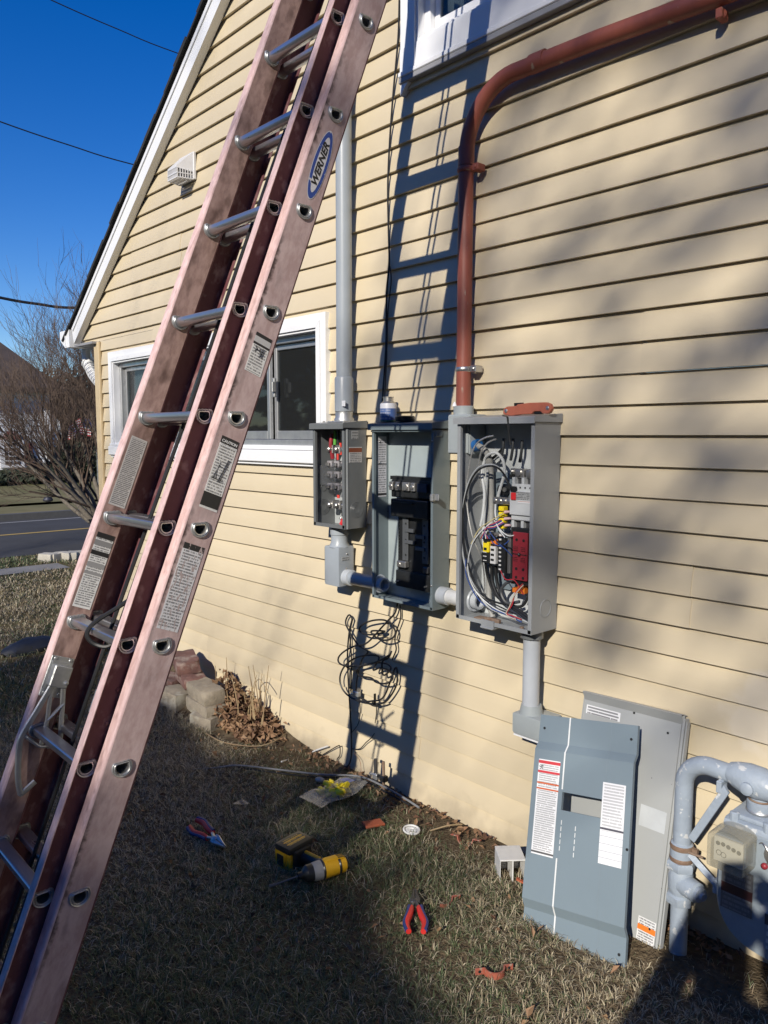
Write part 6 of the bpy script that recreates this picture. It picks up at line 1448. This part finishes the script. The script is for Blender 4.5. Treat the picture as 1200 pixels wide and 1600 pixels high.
# ================================================================== grass blades
def blades(n, fx0, fx1, fy0, fy1, hmin, hmax, w, name, label, mats, mask=None, flat=.55):
    x = rng.uniform(fx0, fx1, n); y = rng.uniform(fy0, fy1, n)
    if mask is not None: k = mask(x, y); x = x[k]; y = y[k]
    n = len(x)
    # tufts: pull blades towards random centres
    tx = np.round(x / .045) * .045; ty = np.round(y / .045) * .045
    x = x + (tx + .015 * np.sin(tx * 311 + ty * 77) - x) * .45; y = y + (ty + .015 * np.sin(tx * 91 + ty * 201) - y) * .45
    z = np.array([gz(a, b) for a, b in zip(x, y)])
    cl = .5 + .5 * np.sin(x * 3.1 + 1.3 * np.sin(y * 4.1)) * np.sin(y * 3.7 + 1.1 * np.sin(x * 2.3))
    hgt = rng.uniform(hmin, hmax, n) * (.5 + .8 * cl) * np.where(rng.random(n) < .12, 1.5, 1.0)
    th = rng.uniform(0, 2 * np.pi, n); lean = rng.uniform(.15, 1.0, n) ** .8 * flat * 2
    dx, dy = np.cos(th), np.sin(th); px_, py_ = -dy, dx
    ph = rng.uniform(-.9, .9, n); px_, py_ = px_ * np.cos(ph) - py_ * np.sin(ph), px_ * np.sin(ph) + py_ * np.cos(ph)
    ww = w * rng.uniform(.6, 1.3, n)
    V = np.zeros((n, 5, 3), np.float32)
    def setv(i, a, off, zz): V[:, i, 0] = x + dx * a + px_ * off; V[:, i, 1] = y + dy * a + py_ * off; V[:, i, 2] = z + zz
    a1 = hgt * .45 * lean; z1 = hgt * (.6 - .18 * lean); a2 = hgt * 1.0 * lean; z2 = hgt * np.maximum(.08, .95 - .55 * lean)
    setv(0, 0 * a1, -ww, -.004 + 0 * z1); setv(1, 0 * a1, ww, -.004 + 0 * z1); setv(2, a1, ww * .8, z1); setv(3, a1, -ww * .8, z1); setv(4, a2, 0 * ww, z2)
    V[:, :, 1] = np.minimum(V[:, :, 1], np.where(x[:, None] > -5.6, -.004, 99))
    me = bpy.data.meshes.new(name); me.vertices.add(n * 5); me.vertices.foreach_set('co', V.ravel())
    base = (np.arange(n) * 5)[:, None]
    lp_ = np.concatenate([base + np.array([[0, 1, 2, 3]]), base + np.array([[3, 2, 4]])], axis=1).ravel().astype(np.int32)
    me.loops.add(n * 7); me.loops.foreach_set('vertex_index', lp_)
    me.polygons.add(n * 2)
    ls = (np.arange(n) * 7)[:, None] + np.array([[0, 4]]); me.polygons.foreach_set('loop_start', ls.ravel().astype(np.int32))
    greens = .5 + .5 * np.sin(x * 1.9 + 2 * np.sin(y * 1.4) + .7); pg = np.clip(.20 + .9 * (greens - .38), .12, .88)
    r = rng.random(n); mi = np.where(rng.random(n) < pg, 3 + (r > .5), (r * 3).astype(int)); mi = np.clip(mi, 0, 4)
    for m in mats: me.materials.append(m)
    me.polygons.foreach_set('material_index', np.repeat(mi, 2).astype(np.int32))
    me.update(calc_edges=True); me.validate()
    return props(link(name, me), label, 'grass', kind='stuff')
gm_ = [mat('blade_straw', (.38, .315, .20), rough=.8, scale=30), mat('blade_pale_straw', (.52, .45, .31), rough=.8, scale=30), mat('blade_brown', (.20, .15, .095), rough=.85, scale=30),
       mat('blade_green', (.075, .115, .042), rough=.7, scale=30), mat('blade_olive', (.145, .165, .08), rough=.7, scale=30)]
def near_mask(x, y):
    edge = -.05 - .05 * np.sin(x * 5.3) - .03 * np.sin(x * 13.1 + 1); dens = np.clip((-(y) + .0 - .10 - .06 * np.sin(x * 5.3)) / .22, .10, 1)
    bare = .5 + .5 * np.sin(x * 2.7 + 3 * np.sin(y * 2.1)) * np.sin(y * 4.4 + x)
    return (y < edge) & (rng.random(len(x)) < dens * np.clip(.55 + .9 * bare, .3, 1)) & ~((x < -3.4) & (y > -.30)) 
blades(190000, -4.6, -.25, -1.75, -.02, .022, .058, .0011, 'grass', 'short dormant grass at the foot of the wall', gm_, near_mask, .75)
blades(60000, -8.2, -4.4, -2.2, 3.6, .03, .06, .0028, 'lawn_grass', 'dormant lawn grass beyond the ladder', gm_, lambda x, y: ~((x > -5.72) & (y > -.02)), .7)
blades(42000, -10.8, -8.0, -1.5, 6.5, .03, .06, .0045, 'verge_grass', 'dormant grass along the near side of the road', gm_, lambda x, y: ~((x > -9.98) & (x < -9.47) & (y < 1.2)), .7)

# ================================================================== what stands behind the camera and throws the shade, and added sky blockers
nh = empty('neighbour_house', 'grey neighbouring house standing behind the camera', 'house', Matrix.Translation((2.04, -12.68, 0)) @ Matrix.Rotation(math.atan(-.22), 4, 'Z'))
NX0, NX1, RY, RZ_ = -2.95, 9.5, 0.0, 7.03
part('wall', MB().box(NX0 + .3, NX1 - .3, RY - 4.0, RY + 3.2, -.2, 4.7), mat('grey_clapboard', (.16, .17, .18), rough=.7), nh, True, smooth=0)
part('gable', MB().add([(NX0 + .3, RY - 4, 4.7), (NX0 + .3, RY + 3.2, 4.7), (NX0 + .3, RY, RZ_ - .15), (NX1 - .3, RY - 4, 4.7), (NX1 - .3, RY + 3.2, 4.7), (NX1 - .3, RY, RZ_ - .15)], [(0, 1, 2), (3, 5, 4)]), mat('grey_gable', (.16, .17, .18), rough=.7), nh, True, smooth=0)
part('roof', MB().add([(NX0, RY - 4.4, 4.5), (NX1, RY - 4.4, 4.5), (NX1, RY, RZ_), (NX0, RY, RZ_), (NX0, RY + 3.6, 4.5), (NX1, RY + 3.6, 4.5), (NX0, RY - 4.4, 4.35), (NX1, RY - 4.4, 4.35), (NX1, RY, RZ_ - .15), (NX0, RY, RZ_ - .15), (NX0, RY + 3.6, 4.35), (NX1, RY + 3.6, 4.35)], [(0, 1, 2, 3), (3, 2, 5, 4), (6, 7, 8, 9), (9, 8, 11, 10), (0, 3, 9, 6), (3, 4, 10, 9), (1, 2, 8, 7), (2, 5, 11, 8), (4, 5, 11, 10), (0, 1, 7, 6)]), m_hroof, nh, True, smooth=0)
def big(label, base, seed, H, lev=5, group='bare trees behind the camera'):
    return tree('shade_tree', label, 'tree', base, [((.05, .02, 1), H * .55, .20, lev, .62, .04), ((-.35, .1, 1), H * .5, .13, lev, .62, .04), ((.4, -.1, 1), H * .5, .13, lev, .62, .04)], seed, m_bark, m_twig, group)
nt_ = big('taller tree with leaf clumps added to cast the dapples, behind the neighbouring house', (6.6, -19.5, 0), 2, 16, 4, None)
rt = random.Random(40); LC = MB()
for i in range(92):
    wx, wz = (rt.uniform(-2.2, .2), .5 + 3.6 * rt.random() ** .7) if rt.random() < .84 else (rt.uniform(-4.5, -1.6), rt.uniform(1.4, 4.0))
    if wx < -1.7 and rt.random() < .5: continue
    yy = 19.5 + rt.gauss(0, 1.0); tt = yy / .8163; c = Vector((wx + .3365 * tt, -yy, wz + .4695 * tt)); R = rt.uniform(.12, .36); dg_ = Vector((1, 0, .55)).normalized()
    for k in range(int(30 * R / .3)):
        p = c + dg_ * rt.gauss(0, R * 1.0) + Vector((0, rt.gauss(0, R * .5), rt.gauss(0, R * .38))); a = Vector((rt.gauss(0, 1), rt.gauss(0, 1), rt.gauss(0, 1))).normalized(); b = a.orthogonal().normalized(); d = a.cross(b); q = rt.uniform(.05, .09)
        LC.add([p - b * q, p + d * q * .6, p + b * q, p - d * q * .6], [(0, 1, 2, 3)])
for i in range(13):
    gx = rt.uniform(-3.5, -2.0); gy = -.43 - .22 * (gx + 3) + rt.gauss(.04, .12); tt = (18.2 + gy) / .8163
    c = Vector((gx + .3365 * tt, gy - .8163 * tt, .4695 * tt)); R = rt.uniform(.08, .17)
    for k in range(int(26 * R / .2)):
        p = c + Vector((rt.gauss(0, R), rt.gauss(0, R * .5), rt.gauss(0, R * .5))); a = Vector((rt.gauss(0, 1), rt.gauss(0, 1), rt.gauss(0, 1))).normalized(); b = a.orthogonal().normalized(); d = a.cross(b); q = rt.uniform(.05, .09)
        LC.add([p - b * q, p + d * q * .6, p + b * q, p - d * q * .6], [(0, 1, 2, 3)])
part('dapple_leaves', LC, m_leafd, nt_, smooth=0)  # leaf clumps placed along the sun's path to shape dapples and shade edge
big('bare tree standing left of the neighbouring house', (-3.2, -14.5, 0), 9, 10)
def evergreen(label, base, h, r, seed):  # trees added out of view to keep sky light off the wall
    rt2 = random.Random(seed); o = empty('sky_blocking_tree', label, 'tree', base, 'unseen evergreens added to block sky light')
    V = MB(); bx, by_ = base[0], base[1]
    for i in range(2600):
        t = rt2.random() ** .8; z = .4 + (h - .4) * t; R = r * (1 - t) ** .75 * (.8 + .3 * math.sin(z * 5)); a = rt2.uniform(0, 2 * PI); q = R * rt2.uniform(.5, 1.05)
        p = Vector((bx + q * math.cos(a), by_ + q * math.sin(a), z)); u = Vector((math.cos(a), math.sin(a), rt2.uniform(-.5, .1))).normalized(); w = u.orthogonal().normalized(); k = rt2.uniform(.25, .6)
        V.add([p - w * k * .6, p + u * k, p + w * k * .6, p - u * k * .5], [(0, 1, 2, 3)])
    part('crown', V, m_hedge, o, smooth=0); part('trunk', MB().tube([(bx, by_, -.1), (bx, by_, h * .95)], [.22, .03], 8), m_bark, o)
for i, (x, y, h, r) in enumerate(((-27, -18, 8.6, 3.2), (-22, -18, 8.8, 3.2), (-17, -17.5, 8.4, 3.2), (-12, -17.5, 8.6, 3.2), (-7.5, -17, 8.0, 3.0), (12.5, -14, 14, 3.8), (13.5, -8, 14, 3.6), (13.0, -2.5, 13, 3.4), (9.5, -22, 13, 3.8), (16, -19, 14, 4))):
    evergreen(('added evergreen at the far left end of the sky-blocking row', 'second evergreen of the added sky-blocking row', 'third evergreen of the added sky-blocking row', 'fourth evergreen of the added sky-blocking row', 'added evergreen at the inner end of the sky-blocking row', 'added sky-blocking evergreen right of the neighbouring house', 'added sky-blocking evergreen furthest forward but one on the right', 'added sky-blocking evergreen beside the end of the house on the right', 'added sky-blocking evergreen behind the neighbouring roof', 'added sky-blocking evergreen furthest back on the right')[i], (x, y, 0), h, r, 50 + i)
# the photographer, behind the camera
def person():
    r = empty('person', 'person in a dark jacket holding up a phone to take the picture', 'person', (.15, -2.72, 0))
    base = Vector((.15, -2.72, 0)); f = Vector((FWD.x, FWD.y, 0)).normalized(); s = Vector((f.y, -f.x, 0))
    L = lambda a, b, z: base + s * a + f * b + Vector((0, 0, z * .95))
    J = [L(0, 0, .98), L(0, .0, 1.18), L(0, .01, 1.40), L(0, .02, 1.50), L(0, .04, 1.62), L(0, .05, 1.74)]; R = [.16, .155, .17, .065, .095, .085]
    E = [(0, 1), (1, 2), (2, 3), (3, 4), (4, 5)]
    for sd_ in (-1, 1):
        n = len(J); J += [L(sd_ * .19, .0, 1.42), L(sd_ * .25, .10, 1.22), CAM - FWD * .06 + RIGHT * (sd_ * .085) - UP * .06]; R += [.075, .058, .045]; E += [(2, n), (n, n + 1), (n + 1, n + 2)]
        m = len(J); J += [L(sd_ * .10, 0, .90), L(sd_ * .13, .03, .50), L(sd_ * .14, 0, .09), L(sd_ * .16, .16, .05)]; R += [.11, .075, .055, .05]; E += [(0, m), (m, m + 1), (m + 1, m + 2), (m + 2, m + 3)]
    me = bpy.data.meshes.new('person'); me.from_pydata([tuple(j) for j in J], E, []); o = bpy.data.objects.new('tmp', me); COL.objects.link(o)
    md = o.modifiers.new('s', 'SKIN'); o.modifiers.new('d', 'SUBSURF').levels = 2
    for v, q in zip(me.skin_vertices[0].data, R): v.radius = (q, q * (.72 if q > .14 else 1))
    me.skin_vertices[0].data[0].use_root = True
    dg = bpy.context.evaluated_depsgraph_get(); m2 = bpy.data.meshes.new_from_object(o.evaluated_get(dg)); bpy.data.objects.remove(o)
    m2.materials.clear()
    for m in (m_coat, m_jeans, m_skin): m2.materials.append(m)
    for p in m2.polygons:
        p.use_smooth = True; z = p.center.z; p.material_index = 2 if z > 1.50 else (1 if z < .92 else 0)
    link('body', m2, r)
    part('hair', MB().ball(L(0, .03, 1.745), (.10, .10, .085), 14), m_hair, r)
    for sd_ in (-1, 1):
        h = CAM - FWD * .035 + RIGHT * (sd_ * .075) - UP * .045; hm = MB().ball(h, (.03, .03, .04), 8)
        for k in range(4): hm.tube([h + Vector((0, 0, .03 - .02 * k)), h + f * .03 + Vector((0, 0, .035 - .022 * k)), h + f * .035 - s * sd_ * .03 + Vector((0, 0, .035 - .022 * k))], [.009, .008, .007], 6)
        hm.tube([h + Vector((0, 0, .02)), h - f * .02 - s * sd_ * .03 + Vector((0, 0, .03))], [.011, .008], 6); part('hand', hm, m_skin, r)
person()
ph = CAM - FWD * .022
mp_ = frame(ph, RIGHT, UP, -FWD); solo('phone', MB().box(-.036, .036, -.115, .035, -.006, .004, .003, 0, mp_), m_blackp, 'dark phone held up behind the camera', 'phone')
